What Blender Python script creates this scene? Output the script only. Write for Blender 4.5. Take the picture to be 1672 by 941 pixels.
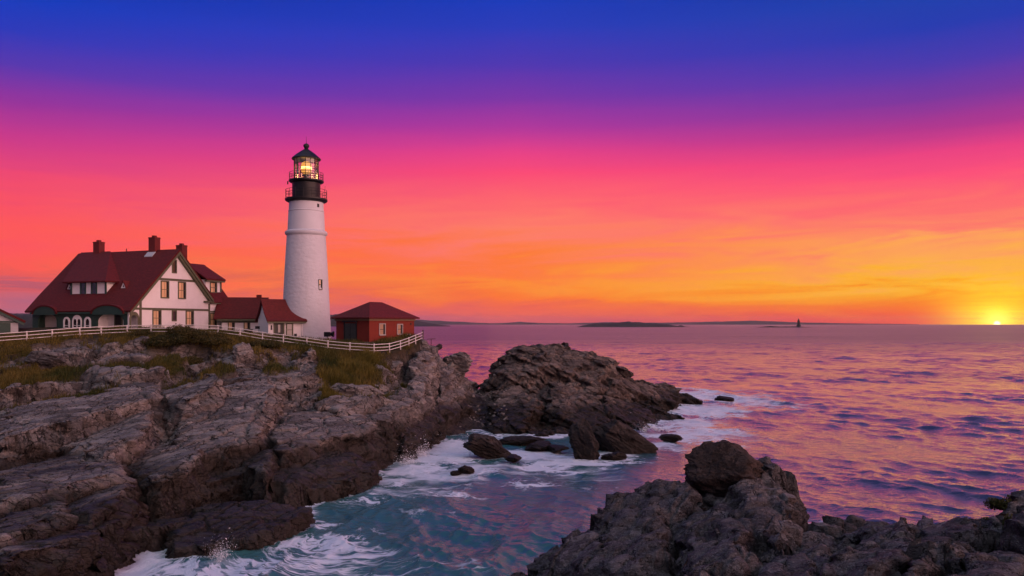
import bpy, bmesh, math, random
import numpy as np
from mathutils import Vector, Matrix, Euler
from mathutils.geometry import tessellate_polygon

random.seed(7)
rng = np.random.default_rng(7)
for o in list(bpy.data.objects):
    bpy.data.objects.remove(o)
SC = bpy.context.scene
COL = SC.collection
R = math.radians

# ------------------------------------------------------------------ camera
CAM_Z = 11.5
FPX = 1300.0            # focal length in pixels of the 1672-wide photograph
cam_d = bpy.data.cameras.new('camera')
cam = bpy.data.objects.new('camera', cam_d)
COL.objects.link(cam)
cam.location = (0, 0, CAM_Z)
cam.rotation_euler = (R(90), 0, 0)
cam_d.sensor_width = 36
cam_d.lens = 36 * FPX / 1672
cam_d.shift_y = 58.5 / 1672
cam_d.clip_start = 0.1
cam_d.clip_end = 60000
SC.camera = cam

# ------------------------------------------------------------------ sky, sun, exposure
SUN_AZ = R(31.35)       # to the right of straight ahead
SUN_EL = R(2.0)
SUNX, SUNY = math.sin(SUN_AZ), math.cos(SUN_AZ)


def lin(c):
    out = []
    for v in c:
        v = v / 255.0
        out.append(v / 12.92 if v <= 0.04045 else ((v + 0.055) / 1.055) ** 2.4)
    return tuple(out)


world = bpy.data.worlds.new('World')
SC.world = world
world.use_nodes = True


class NT:
    """a little helper to write node trees"""
    def __init__(self, tree):
        self.t = tree
        self.n = tree.nodes
        self.n.clear()

    def node(self, typ, **kw):
        nd = self.n.new(typ)
        ins = kw.pop('ins', {})
        for k, v in kw.items():
            setattr(nd, k, v)
        for k, v in ins.items():
            self.put(nd, k, v)
        return nd

    def put(self, nd, k, v):
        sock = nd.inputs[k]
        if isinstance(v, bpy.types.NodeSocket):
            self.t.links.new(v, sock)
        elif isinstance(v, bpy.types.Node):
            self.t.links.new(v.outputs[0], sock)
        else:
            if isinstance(v, (tuple, list)) and len(v) == 3 and sock.type == 'RGBA':
                v = (*v, 1)
            sock.default_value = v

    def math(self, op, a, b=0.0, c=None, clamp=False):
        nd = self.node('ShaderNodeMath', operation=op, use_clamp=clamp)
        self.put(nd, 0, a)
        self.put(nd, 1, b)
        if c is not None:
            self.put(nd, 2, c)
        return nd.outputs[0]

    def mix(self, f, a, b, blend='MIX'):
        nd = self.node('ShaderNodeMix', data_type='RGBA', blend_type=blend)
        self.put(nd, 0, f)
        self.put(nd, 6, a)
        self.put(nd, 7, b)
        return nd.outputs[2]

    def mixf(self, f, a, b):
        nd = self.node('ShaderNodeMix', data_type='FLOAT')
        self.put(nd, 0, f)
        self.put(nd, 2, a)
        self.put(nd, 3, b)
        return nd.outputs[0]

    def rng(self, v, a, b, c=0.0, d=1.0, smooth=False):
        nd = self.node('ShaderNodeMapRange', interpolation_type='SMOOTHSTEP' if smooth else 'LINEAR')
        for i, x in enumerate((v, a, b, c, d)):
            self.put(nd, i, x)
        return nd.outputs[0]

    def ramp(self, v, stops, interp='LINEAR'):
        nd = self.node('ShaderNodeValToRGB')
        cr = nd.color_ramp
        cr.interpolation = interp
        while len(cr.elements) < len(stops):
            cr.elements.new(0.5)
        for e, (p, c) in zip(cr.elements, sorted(stops, key=lambda s: s[0])):
            e.position = p
            e.color = (*c, 1)
        self.put(nd, 0, v)
        return nd.outputs[0]

    def vec(self, x, y, z):
        nd = self.node('ShaderNodeCombineXYZ')
        for i, v in enumerate((x, y, z)):
            self.put(nd, i, v)
        return nd.outputs[0]

    def noise(self, vec, scale, detail=4, rough=0.55, dist=0.0, out=0):
        nd = self.node('ShaderNodeTexNoise')
        if vec is not None:
            self.put(nd, 'Vector', vec)
        self.put(nd, 'Scale', scale)
        self.put(nd, 'Detail', detail)
        self.put(nd, 'Roughness', rough)
        self.put(nd, 'Distortion', dist)
        return nd.outputs[out]

    def vmul(self, v, s):
        nd = self.node('ShaderNodeVectorMath', operation='MULTIPLY')
        self.put(nd, 0, v)
        self.put(nd, 1, s)
        return nd.outputs[0]

    def vadd(self, v, s):
        nd = self.node('ShaderNodeVectorMath', operation='ADD')
        self.put(nd, 0, v)
        self.put(nd, 1, s)
        return nd.outputs[0]


TMAX = 0.5


def stops(rows, k):
    return [(max(0.0, min(1.0, (529 - y) / FPX * k / TMAX)), lin(c)) for y, c in rows]


SKY_LEFT = [(-120, (10, 40, 150)), (0, (15, 60, 190)), (60, (45, 58, 185)), (115, (88, 56, 174)), (172, (150, 52, 155)), (230, (202, 58, 138)),
            (290, (238, 72, 115)), (345, (250, 82, 100)), (400, (255, 88, 90)), (440, (252, 92, 82)), (470, (225, 90, 90)), (500, (200, 98, 115)), (528, (168, 98, 128))]
SKY_MID = [(-120, (10, 38, 145)), (0, (19, 60, 187)), (57, (42, 60, 186)), (115, (78, 56, 177)), (172, (125, 54, 166)), (218, (178, 56, 155)), (258, (232, 65, 135)),
           (290, (252, 75, 118)), (330, (255, 102, 110)), (375, (255, 126, 104)), (405, (255, 124, 78)), (430, (255, 122, 58)), (460, (255, 142, 52)),
           (490, (255, 116, 48)), (508, (240, 98, 80)), (528, (200, 80, 100))]
SKY_SUN = [(-120, (15, 38, 135)), (0, (28, 64, 172)), (57, (38, 60, 177)), (115, (75, 58, 174)), (172, (125, 55, 158)), (218, (178, 55, 142)), (258, (235, 66, 130)),
           (290, (253, 80, 122)), (330, (255, 104, 112)), (375, (255, 130, 104)), (400, (255, 160, 92)), (430, (255, 172, 80)), (460, (255, 182, 50)),
           (480, (255, 165, 34)), (500, (255, 128, 26)), (515, (255, 98, 38)), (528, (250, 76, 55))]
SKY_BACK = [(-420, (170, 165, 205)), (-120, (185, 175, 212)), (0, (200, 186, 218)), (150, (225, 202, 220)), (300, (240, 210, 215)), (430, (235, 200, 208)), (528, (200, 170, 185))]

wt = NT(world.node_tree)
gen = wt.node('ShaderNodeTexCoord').outputs['Generated']
sep = wt.node('ShaderNodeSeparateXYZ', ins={0: gen})
dx, dy, dz = sep.outputs
hl = wt.math('MAXIMUM', wt.math('SQRT', wt.math('ADD', wt.math('MULTIPLY', dx, dx), wt.math('MULTIPLY', dy, dy))), 0.001)
hx, hy = wt.math('DIVIDE', dx, hl), wt.math('DIVIDE', dy, hl)
tt = wt.math('DIVIDE', dz, hl)
cosd = wt.math('ADD', wt.math('MULTIPLY', hx, SUNX), wt.math('MULTIPLY', hy, SUNY))
sind = wt.math('SUBTRACT', wt.math('MULTIPLY', hx, SUNY), wt.math('MULTIPLY', hy, SUNX))
ang = wt.math('ARCCOSINE', cosd)
# thin streaks of cloud lie along the horizon: they shift the elevation at which a colour is read
streak = wt.noise(wt.vec(wt.math('MULTIPLY', hx, 4.5), wt.math('MULTIPLY', hy, 4.5), wt.math('MULTIPLY_ADD', hx, -1.4, wt.math('MULTIPLY', tt, 46.0))), 1.0, 6, 0.62, 0.8)
streak = wt.math('SUBTRACT', streak, 0.5)
lowband = wt.rng(tt, 0.015, 0.045, 0.25, 1.0, True)
lowband = wt.math('MULTIPLY', lowband, wt.rng(tt, 0.09, 0.20, 1.0, 0.06, True))
tsh = wt.math('ADD', tt, wt.math('MULTIPLY', wt.math('MULTIPLY', streak, lowband), 0.15))
tn = wt.math('DIVIDE', tsh, TMAX, clamp=True)
c_left = wt.ramp(tn, stops(SKY_LEFT, .865))
c_mid = wt.ramp(tn, stops(SKY_MID, 1.03))
c_sun = wt.ramp(tn, stops(SKY_SUN, .91))
front = wt.mix(wt.rng(ang, R(63), R(31)), c_left, c_mid)
front = wt.mix(wt.rng(ang, R(31), R(4)), front, c_sun)
# mauve cloud bank low on the left
bank = wt.math('MULTIPLY', wt.rng(ang, R(50), R(60), 0, 1, True), wt.rng(streak, -0.05, 0.08, 0.0, 1.0, True))
bank = wt.math('MULTIPLY', bank, wt.math('MULTIPLY', wt.rng(tt, 0.060, 0.045, 0, 1, True), wt.rng(ang, R(75), R(95), 1, 0, True)))
front = wt.mix(wt.math('MULTIPLY', bank, 0.75), front, lin((165, 88, 112)))
# the glow round the rising sun and its rim on the horizon
gl = wt.math('ADD', wt.math('DIVIDE', wt.math('MULTIPLY', sind, sind), 0.0020), wt.math('DIVIDE', wt.math('MULTIPLY', tt, tt), 0.0010))
gl = wt.math('MULTIPLY', wt.math('EXPONENT', wt.math('MULTIPLY', gl, -1.0)), wt.rng(cosd, 0.0, 0.2))
gst = wt.rng(wt.noise(wt.vec(0.0, wt.math('MULTIPLY', sind, 3.0), wt.math('MULTIPLY', tt, 260.0)), 1.0, 2), 0.3, 0.6, 0.7, 1.0)
front = wt.mix(wt.math('MULTIPLY', gl, gst), front, (1.6, 1.06, 0.02, 1))
d2 = wt.math('SQRT', wt.math('ADD', wt.math('MULTIPLY', sind, sind), wt.math('MULTIPLY', tt, tt)))
disc = wt.math('MULTIPLY', wt.rng(d2, 0.0042, 0.0016, 0, 1, True), wt.rng(cosd, 0.0, 0.2))
core = wt.math('MULTIPLY', wt.math('EXPONENT', wt.math('MULTIPLY', wt.math('MULTIPLY', d2, d2), -1.0 / .00016)), wt.rng(cosd, 0.0, 0.2))
front = wt.mix(core, front, (2.2, 1.55, .16, 1))
front = wt.mix(disc, front, (3.0, 2.5, 1.2, 1))
c_back = wt.mix(1.0, wt.ramp(tn, stops(SKY_BACK, 0.5)), (.34, .33, .39, 1), 'MULTIPLY')
sky = wt.mix(wt.rng(ang, R(80), R(140), 0, 1, True), front, c_back)
# the bright warm bank of sky to the right, outside the picture, and the dimmer left
LA = R(112)
side = wt.math('ADD', wt.math('MULTIPLY', hx, math.sin(LA)), wt.math('MULTIPLY', hy, math.cos(LA)))
lobe = wt.math('MULTIPLY', wt.rng(side, .45, .98, 0, 1, True), wt.rng(tt, 1.2, .2, 0, 1, True))
sky = wt.mix(wt.math('MULTIPLY', lobe, wt.rng(ang, R(38), R(62), 0, 1, True)), sky, (4.3, 2.20, 1.95, 1))
sky = wt.mix(wt.math('MULTIPLY', wt.rng(side, .15, -.75, 0, 1, True), wt.rng(ang, R(62), R(110), 0, 1, True)), sky, (.52, .60, .88, 1), 'MULTIPLY')
# the high sky overhead, outside the picture
up = wt.math('MAXIMUM', wt.math('MULTIPLY', wt.rng(tt, 0.5, 1.6, 0, 1, True), wt.rng(ang, R(65), R(115), 0, 1, True)), wt.rng(tt, 1.6, 4.5, 0, 1, True))
sky = wt.mix(up, sky, (.80, .81, .90, 1))
bg = wt.node('ShaderNodeBackground', ins={'Color': sky, 'Strength': 1.0})
wt.node('ShaderNodeOutputWorld', ins={'Surface': bg.outputs[0]})

sun_d = bpy.data.lights.new('sun', 'SUN')
sun_d.energy = 0.20
sun_d.angle = R(66)
sun_d.color = (1.0, 0.42, 0.28)
sun = bpy.data.objects.new('sun', sun_d)
COL.objects.link(sun)
sun.rotation_euler = Vector((-SUNX * math.cos(SUN_EL), -SUNY * math.cos(SUN_EL), -math.sin(SUN_EL))).to_track_quat('-Z', 'Y').to_euler()

SC.view_settings.view_transform = 'Standard'
SC.view_settings.look = 'None'
SC.view_settings.exposure = 0.0
SC.view_settings.gamma = 1.0
SC.view_settings.use_curve_mapping = False
SC.render.engine = 'CYCLES'
SC.cycles.use_denoising = True
SC.cycles.max_bounces = 6
SC.cycles.diffuse_bounces = 3
SC.cycles.glossy_bounces = 3
SC.cycles.transmission_bounces = 6
SC.cycles.transparent_max_bounces = 10
SC.cycles.volume_bounces = 0
SC.cycles.caustics_reflective = False
SC.cycles.caustics_refractive = False


def P(px, py, D):
    """the point at distance D along the street of view through a pixel of the photograph"""
    return Vector(((px - 836) / FPX * D, D, CAM_Z - (py - 529) / FPX * D))


def W(px, py):
    """where that pixel meets the sea"""
    return P(px, py, FPX * CAM_Z / (py - 529))


# ------------------------------------------------------------------ object helpers
def tag(o, label=None, cat=None, group=None, kind=None):
    if label: o['label'] = label
    if cat: o['category'] = cat
    if group: o['group'] = group
    if kind: o['kind'] = kind
    return o


def thing(name, label, cat, loc=(0, 0, 0), rz=0.0, group=None):
    o = bpy.data.objects.new(name, None)
    COL.objects.link(o)
    o.location = loc
    o.rotation_euler = (0, 0, rz)
    return tag(o, label, cat, group)


class MB:
    """collects solids for ONE mesh object"""
    def __init__(self):
        self.v, self.f, self.mi = [], [], []

    def add(self, vs, fs, m=None, mi=0):
        b = len(self.v)
        self.v += [tuple((m @ Vector(p)) if m is not None else p) for p in vs]
        self.f += [tuple(b + i for i in f) for f in fs]
        self.mi += [mi] * len(fs)
        return self

    def box(self, x0, x1, y0, y1, z0, z1, m=None, mi=0):
        vs = [(x, y, z) for z in (z0, z1) for y in (y0, y1) for x in (x0, x1)]
        fs = [(0, 2, 3, 1), (4, 5, 7, 6), (0, 1, 5, 4), (2, 6, 7, 3), (0, 4, 6, 2), (1, 3, 7, 5)]
        return self.add(vs, fs, m, mi)

    def tube(self, pts, r, n=8, r2=None, mi=0):
        pts = [Vector(p) for p in pts]
        vs, fs = [], []
        for i, p in enumerate(pts):
            d = (pts[min(i + 1, len(pts) - 1)] - pts[max(i - 1, 0)]).normalized()
            a = d.orthogonal().normalized() if abs(d.z) > .95 else d.cross(Vector((0, 0, 1))).normalized()
            b = d.cross(a)
            rr = r if r2 is None else r + (r2 - r) * i / (len(pts) - 1)
            for k in range(n):
                t = 2 * math.pi * k / n
                vs.append(p + (a * math.cos(t) + b * math.sin(t)) * rr)
        for i in range(len(pts) - 1):
            for k in range(n):
                fs.append((i * n + k, i * n + (k + 1) % n, (i + 1) * n + (k + 1) % n, (i + 1) * n + k))
        fs.append(tuple(range(n))[::-1])
        fs.append(tuple((len(pts) - 1) * n + k for k in range(n)))
        return self.add([tuple(p) for p in vs], fs, None, mi)

    def lathe(self, prof, n=48, mi=0, cap=True):
        vs, fs = [], []
        for r, z in prof:
            for k in range(n):
                t = 2 * math.pi * (k + .5) / n
                vs.append((r * math.cos(t), r * math.sin(t), z))
        for i in range(len(prof) - 1):
            for k in range(n):
                fs.append((i * n + k, i * n + (k + 1) % n, (i + 1) * n + (k + 1) % n, (i + 1) * n + k))
        if cap:
            fs.append(tuple(range(n))[::-1])
            fs.append(tuple((len(prof) - 1) * n + k for k in range(n)))
        return self.add(vs, fs, None, mi)

    def plate(self, outer, holes, t0, t1, axis='x', mi=0):
        """a flat plate with holes: the polygon (a, b) lies in the plane across AXIS between t0 and t1"""
        loops = [list(outer)] + [list(h) for h in holes]
        tris = tessellate_polygon([[Vector((a, b, 0)) for a, b in l] for l in loops])
        flat = [p for l in loops for p in l]
        n = len(flat)

        def q(p, t):
            a, b = p
            return {'x': (t, a, b), 'y': (a, t, b), 'z': (a, b, t)}[axis]
        vs = [q(p, t0) for p in flat] + [q(p, t1) for p in flat]
        fs = [tuple(t) for t in tris] + [tuple(n + i for i in t[::-1]) for t in tris]
        k = 0
        for l in loops:
            for i in range(len(l)):
                j = (i + 1) % len(l)
                fs.append((k + i, k + j, n + k + j, n + k + i))
            k += len(l)
        return self.add(vs, fs, None, mi)

    def build(self, name, mat, parent=None, bevel=0.0, smooth=False, fix=True):
        me = bpy.data.meshes.new(name)
        me.from_pydata(self.v, [], self.f)
        mats = mat if isinstance(mat, (list, tuple)) else [mat]
        for m in mats:
            me.materials.append(m)
        if len(mats) > 1:
            me.polygons.foreach_set('material_index', self.mi)
        if fix:
            bm = bmesh.new()
            bm.from_mesh(me)
            bmesh.ops.recalc_face_normals(bm, faces=bm.faces)
            bm.to_mesh(me)
            bm.free()
        if smooth:
            me.shade_smooth()
            if smooth is not True:
                me.set_sharp_from_angle(angle=R(smooth))
        o = bpy.data.objects.new(name, me)
        COL.objects.link(o)
        if parent: o.parent = parent
        if bevel:
            md = o.modifiers.new('bevel', 'BEVEL')
            md.width = bevel
            md.segments = 2
            md.limit_method = 'ANGLE'
        return o


def mesh_np(name, verts, faces, mat, parent=None, smooth=True, attrs=None):
    """faces: an (n, k) integer array"""
    me = bpy.data.meshes.new(name)
    nv, nf, k = len(verts), len(faces), faces.shape[1]
    me.vertices.add(nv)
    me.vertices.foreach_set('co', np.ascontiguousarray(verts, dtype=np.float32).ravel())
    me.loops.add(nf * k)
    me.loops.foreach_set('vertex_index', np.ascontiguousarray(faces, dtype=np.int32).ravel())
    me.polygons.add(nf)
    me.polygons.foreach_set('loop_start', np.arange(0, nf * k, k, dtype=np.int32))
    me.update(calc_edges=True)
    if smooth: me.shade_smooth()
    else: me.shade_flat()
    for an, av in (attrs or {}).items():
        a = me.attributes.new(an, 'FLOAT', 'POINT')
        a.data.foreach_set('value', np.ascontiguousarray(av, dtype=np.float32).ravel())
    if mat: me.materials.append(mat)
    o = bpy.data.objects.new(name, me)
    COL.objects.link(o)
    if parent: o.parent = parent
    return o


def grid_faces(nx, ny):
    i = np.arange(nx * ny).reshape(ny, nx)
    return np.stack([i[:-1, :-1], i[:-1, 1:], i[1:, 1:], i[1:, :-1]], -1).reshape(-1, 4)


# ------------------------------------------------------------------ noise for terrain
def h3(ix, iy, s):
    n = (ix.astype(np.int64) * 374761393 + iy.astype(np.int64) * 668265263 + s * 1442695041) & 0xFFFFFFFF
    n = ((n ^ (n >> 13)) * 1274126177) & 0xFFFFFFFF
    n = n ^ (n >> 16)
    return (n & 0xFFFFFF) / float(0x1000000)


def vnoise(x, y, s=0):
    ix, iy = np.floor(x), np.floor(y)
    fx, fy = x - ix, y - iy
    fx = fx * fx * fx * (fx * (fx * 6 - 15) + 10)
    fy = fy * fy * fy * (fy * (fy * 6 - 15) + 10)
    a, b = h3(ix, iy, s), h3(ix + 1, iy, s)
    c, d = h3(ix, iy + 1, s), h3(ix + 1, iy + 1, s)
    return (a + (b - a) * fx) * (1 - fy) + (c + (d - c) * fx) * fy - .5


def fbm(x, y, s=0, oct=5, gain=.5):
    o, a, f = 0, 1.0, 1.0
    for k in range(oct):
        o = o + a * vnoise(x * f + 17.3 * k, y * f - 9.1 * k, s + k)
        a *= gain
        f *= 2.03
    return o


def sstep(a, b, x):
    t = np.clip((x - a) / (b - a), 0, 1)
    return t * t * (3 - 2 * t)


def blocks(x, y, sx, sy, ang, seed, fn, soft=.05, warp=.25):
    """fractured rock: jittered cells turned by ANG, SX by SY metres; fn(cx, cy, dx, dy, rand3) is the height of one block.
    Returns the blended height and the distance to the nearest crack (in cells)."""
    ca, sa = math.cos(ang), math.sin(ang)
    u = (x * ca + y * sa) / sx
    v = (-x * sa + y * ca) / sy
    u, v = u + warp * fbm(u * .9, v * .9, seed + 50, 2), v + warp * fbm(u * .9 + 40, v * .9, seed + 60, 2)
    iu, iv = np.floor(u), np.floor(v)
    ds, hs = [], []
    for a in (-1, 0, 1):
        for b in (-1, 0, 1):
            cu, cv = iu + a, iv + b
            pu = cu + .5 + .8 * (h3(cu, cv, seed) - .5)
            pv = cv + .5 + .8 * (h3(cu, cv, seed + 1) - .5)
            ds.append(np.maximum(abs(u - pu), abs(v - pv)) * .55 + .45 * np.hypot(u - pu, v - pv))
            cx = (pu * sx) * ca - (pv * sy) * sa
            cy = (pu * sx) * sa + (pv * sy) * ca
            hs.append(fn(cx, cy, (u - pu) * sx, (v - pv) * sy, (h3(cu, cv, seed + 2), h3(cu, cv, seed + 3), h3(cu, cv, seed + 4))))
    ds, hs = np.stack(ds), np.stack(hs)
    so = np.partition(ds, 1, axis=0)
    w = np.maximum(0, 1 - (ds - so[0]) / soft)
    return (w * hs).sum(0) / w.sum(0), so[1] - so[0]


def tent(du, dv, r, slope):
    """the top of one broken block: the lowest of three tilted planes, so its edges are convex and sharp"""
    o = None
    for k in range(3):
        a = 6.283 * ((r[k] * 7.13 + .33 * k) % 1.0)
        m = slope * (.25 + ((r[(k + 1) % 3] * 13.7 + .2 * k) % 1.0))
        p = (du * np.cos(a) + dv * np.sin(a)) * m + .12 * ((r[(k + 2) % 3] * 5.3) % 1.0)
        o = p if o is None else np.minimum(o, p)
    return o


class Base:
    """a smooth surface through control points (thin-plate), sampled on a coarse raster"""
    def __init__(self, pts, x0, x1, y0, y1, step=.5, lam=.02):
        pts = np.array(pts, float)
        xy, z = pts[:, :2], pts[:, 2]
        def U(r): return np.where(r > 1e-9, r * r * np.log(np.maximum(r, 1e-9)), 0) * .0 + r
        n = len(xy)
        A = U(np.linalg.norm(xy[:, None] - xy[None], axis=-1)) + 0 * np.eye(n)
        A -= lam * np.eye(n)
        Pm = np.c_[np.ones(n), xy]
        M = np.block([[A, Pm], [Pm.T, np.zeros((3, 3))]])
        sol = np.linalg.solve(M, np.r_[z, 0, 0, 0])
        self.x0, self.y0, self.step = x0 - 6, y0 - 6, step
        gx = np.arange(x0 - 6, x1 + 6, step)
        gy = np.arange(y0 - 6, y1 + 6, step)
        X, Y = np.meshgrid(gx, gy)
        Z = sol[n] + sol[n + 1] * X + sol[n + 2] * Y
        for k in range(n):
            Z = Z + sol[k] * U(np.hypot(X - xy[k, 0], Y - xy[k, 1]))
        self.Z = Z

    def __call__(self, x, y):
        ny, nx = self.Z.shape
        u = np.clip((x - self.x0) / self.step, 0, nx - 1.001)
        v = np.clip((y - self.y0) / self.step, 0, ny - 1.001)
        i, j = u.astype(int), v.astype(int)
        a, b = u - i, v - j
        Z = self.Z
        return (Z[j, i] * (1 - a) + Z[j, i + 1] * a) * (1 - b) + (Z[j + 1, i] * (1 - a) + Z[j + 1, i + 1] * a) * b


def bnoise(x, y, s=0, sh=.12):
    """value noise with flat cells and narrow steps between them: broken courses of stone"""
    ix, iy = np.floor(x), np.floor(y)
    fx = sstep(.5 - sh, .5 + sh, x - ix)
    fy = sstep(.5 - sh, .5 + sh, y - iy)
    a, b = h3(ix, iy, s), h3(ix + 1, iy, s)
    c, d = h3(ix, iy + 1, s), h3(ix + 1, iy + 1, s)
    return (a + (b - a) * fx) * (1 - fy) + (c + (d - c) * fx) * fy - .5


def blur1(A, n, axis):
    """running mean over n cells"""
    n = int(n) | 1
    pad = [(0, 0), (0, 0)]
    pad[axis] = (n // 2 + 1, n // 2)
    c = np.cumsum(np.pad(A, pad, mode='edge'), axis=axis)
    if axis == 0: return (c[n:] - c[:-n]) / n
    return (c[:, n:] - c[:, :-n]) / n


def adapt(fn, x0, x1, y0, y1, st, nx, ny, blur, cap=5.0, wy=None):
    """a grid whose lines crowd together where the surface is steep, so that cliffs get as many vertices as ledges"""
    gx, gy = np.arange(x0, x1, st), np.arange(y0, y1, st)
    GX, GY = np.meshgrid(gx, gy)
    Z = fn(GX, GY)
    zy, zx = np.gradient(Z, st)
    dy = blur1(np.sqrt(1 + np.clip(zy, -cap, cap) ** 2), blur / st, 1)
    dxx = blur1(np.sqrt(1 + np.clip(zx, -cap, cap) ** 2), blur / st, 0)
    if wy is not None: dy = dy * wy(GY)
    sy = np.cumsum(dy, 0); sy = (sy - sy[:1]) / (sy[-1:] - sy[:1])
    sx = np.cumsum(dxx, 1); sx = (sx - sx[:, :1]) / (sx[:, -1:] - sx[:, :1])
    Yw = np.stack([np.interp(np.linspace(0, 1, ny), sy[:, i], gy) for i in range(len(gx))], 1)      # ny x len(gx)
    Xw = np.stack([np.interp(np.linspace(0, 1, nx), sx[j], gx) for j in range(len(gy))], 0)         # len(gy) x nx
    ui = np.linspace(0, len(gx) - 1.001, nx); i0 = ui.astype(int); f = ui - i0
    Yv = Yw[:, i0] * (1 - f) + Yw[:, i0 + 1] * f
    vi = np.linspace(0, len(gy) - 1.001, ny); j0 = vi.astype(int); g = (vi - j0)[:, None]
    Xv = Xw[j0] * (1 - g) + Xw[j0 + 1] * g
    zy, zx = blur1(blur1(zy, 3, 0), 3, 1), blur1(blur1(zx, 3, 0), 3, 1)

    def grad(x, y):
        u = np.clip((x - x0) / st, 0, len(gx) - 1.001); v = np.clip((y - y0) / st, 0, len(gy) - 1.001)
        i, j = u.astype(int), v.astype(int); a, b = u - i, v - j
        q = lambda A: (A[j, i] * (1 - a) + A[j, i + 1] * a) * (1 - b) + (A[j + 1, i] * (1 - a) + A[j + 1, i + 1] * a) * b
        return q(zx), q(zy)
    return Xv, Yv, grad


def strata(X, Y, Z, grad, tilt, freq, amp, seed, cap=1.6, along=.55):
    """steep faces break into courses: they are pushed in and out along their slope, course by course of the tilted beds"""
    gx, gy = grad(X, Y)
    g = np.hypot(gx, gy) + 1e-6
    st = sstep(.25, cap, g)
    q = (Z + tilt[0] * X + tilt[1] * Y) * freq + .5 * fbm(X / 2.5, Y / 2.5, seed, 3)
    t = (X * .75 + Y * .66) * along * freq * .5 + .6 * fbm(X / 1.7 + Z * .3, Y / 1.7, seed + 7, 3)
    row = np.floor(q)
    prof = bnoise(q, t + 3.7 * h3(row, row * 0, seed + 4), seed + 1) + .6 * bnoise(q * 2.3, t * 2.6, seed + 2, .16) + .5 * fbm(X / .5 + q, Y / .5 + Z * 1.5, seed + 3, 3)
    d = amp * prof * st
    return -gx / g * d, -gy / g * d, .10 * amp * st * fbm(X / .4 + q, Y / .4, seed + 9, 3)


# ------------------------------------------------------------------ materials
def material(name):
    m = bpy.data.materials.new(name)
    m.use_nodes = True
    t = NT(m.node_tree)
    return m, t


def finish(t, **ins):
    bump = ins.pop('bump', None)
    p = t.node('ShaderNodeBsdfPrincipled')
    for k, v in ins.items():
        t.put(p, k.replace('_', ' '), v)
    if bump is not None:
        h, dist, strength = bump
        b = t.node('ShaderNodeBump', ins={'Height': h, 'Distance': dist, 'Strength': strength})
        t.put(p, 'Normal', b.outputs[0])
    t.node('ShaderNodeOutputMaterial', ins={'Surface': p.outputs[0]})
    return p


def paint(name, col, rough=.6, var=.12, scale=3.0, bump=None, spec=.3):
    """weathered paint: the colour drifts a little and is dirtier in patches"""
    m, t = material(name)
    co = t.node('ShaderNodeTexCoord').outputs['Object']
    n = t.noise(co, scale, 6, .65)
    c = t.mix(t.rng(n, .3, .75), tuple(x * (1 - var) for x in col), tuple(min(1, x * (1 + var)) for x in col))
    kw = {}
    if bump == 'clapboard':
        z = t.node('ShaderNodeSeparateXYZ', ins={0: co}).outputs[2]
        fr = t.math('FRACT', t.math('MULTIPLY', z, 7.0))
        kw['bump'] = (fr, .012, 1.0)
    elif bump == 'shingle':
        br = t.node('ShaderNodeTexBrick', ins={'Vector': t.vmul(co, (1, 1, 1)), 'Scale': 1.0, 'Mortar Size': .02, 'Brick Width': .3, 'Row Height': .16})
        z = t.node('ShaderNodeSeparateXYZ', ins={0: co}).outputs[2]
        fr = t.math('FRACT', t.math('MULTIPLY', z, 7.5))
        cell = t.noise(t.vmul(co, (4, 4, 9)), 1.0, 1)
        c = t.mix(t.rng(cell, .35, .65, 0, .7), c, tuple(x * .5 for x in col))
        c = t.mix(t.rng(fr, .86, .98, 0, .6), c, tuple(x * .3 for x in col))
        kw['bump'] = (fr, .035, 1.0)
    elif bump == 'stucco':
        vo = t.node('ShaderNodeTexVoronoi', feature='SMOOTH_F1', ins={'Vector': t.vadd(t.vmul(co, (1, 1, 1.7)), t.vmul(t.noise(co, 2.0, 3, .5, 0, 1), (.5, .5, .5))), 'Scale': 2.0})
        hh = t.math('ADD', t.math('MULTIPLY', vo.outputs[0], .8), t.math('MULTIPLY', t.noise(co, 5.0, 5, .6, .6), .6))
        c = t.mix(t.rng(t.noise(t.vmul(co, (2.2, 2.2, .25)), 1.0, 5, .6), .55, .8, 0, .22), c, (.40, .36, .34, 1))
        kw['bump'] = (hh, .055, 1.0)
    elif bump == 'brick':
        kw['bump'] = (t.noise(co, 18.0, 3), .01, .5)
    finish(t, Base_Color=c, Roughness=rough, Specular_IOR_Level=spec, **kw)
    return m


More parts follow.
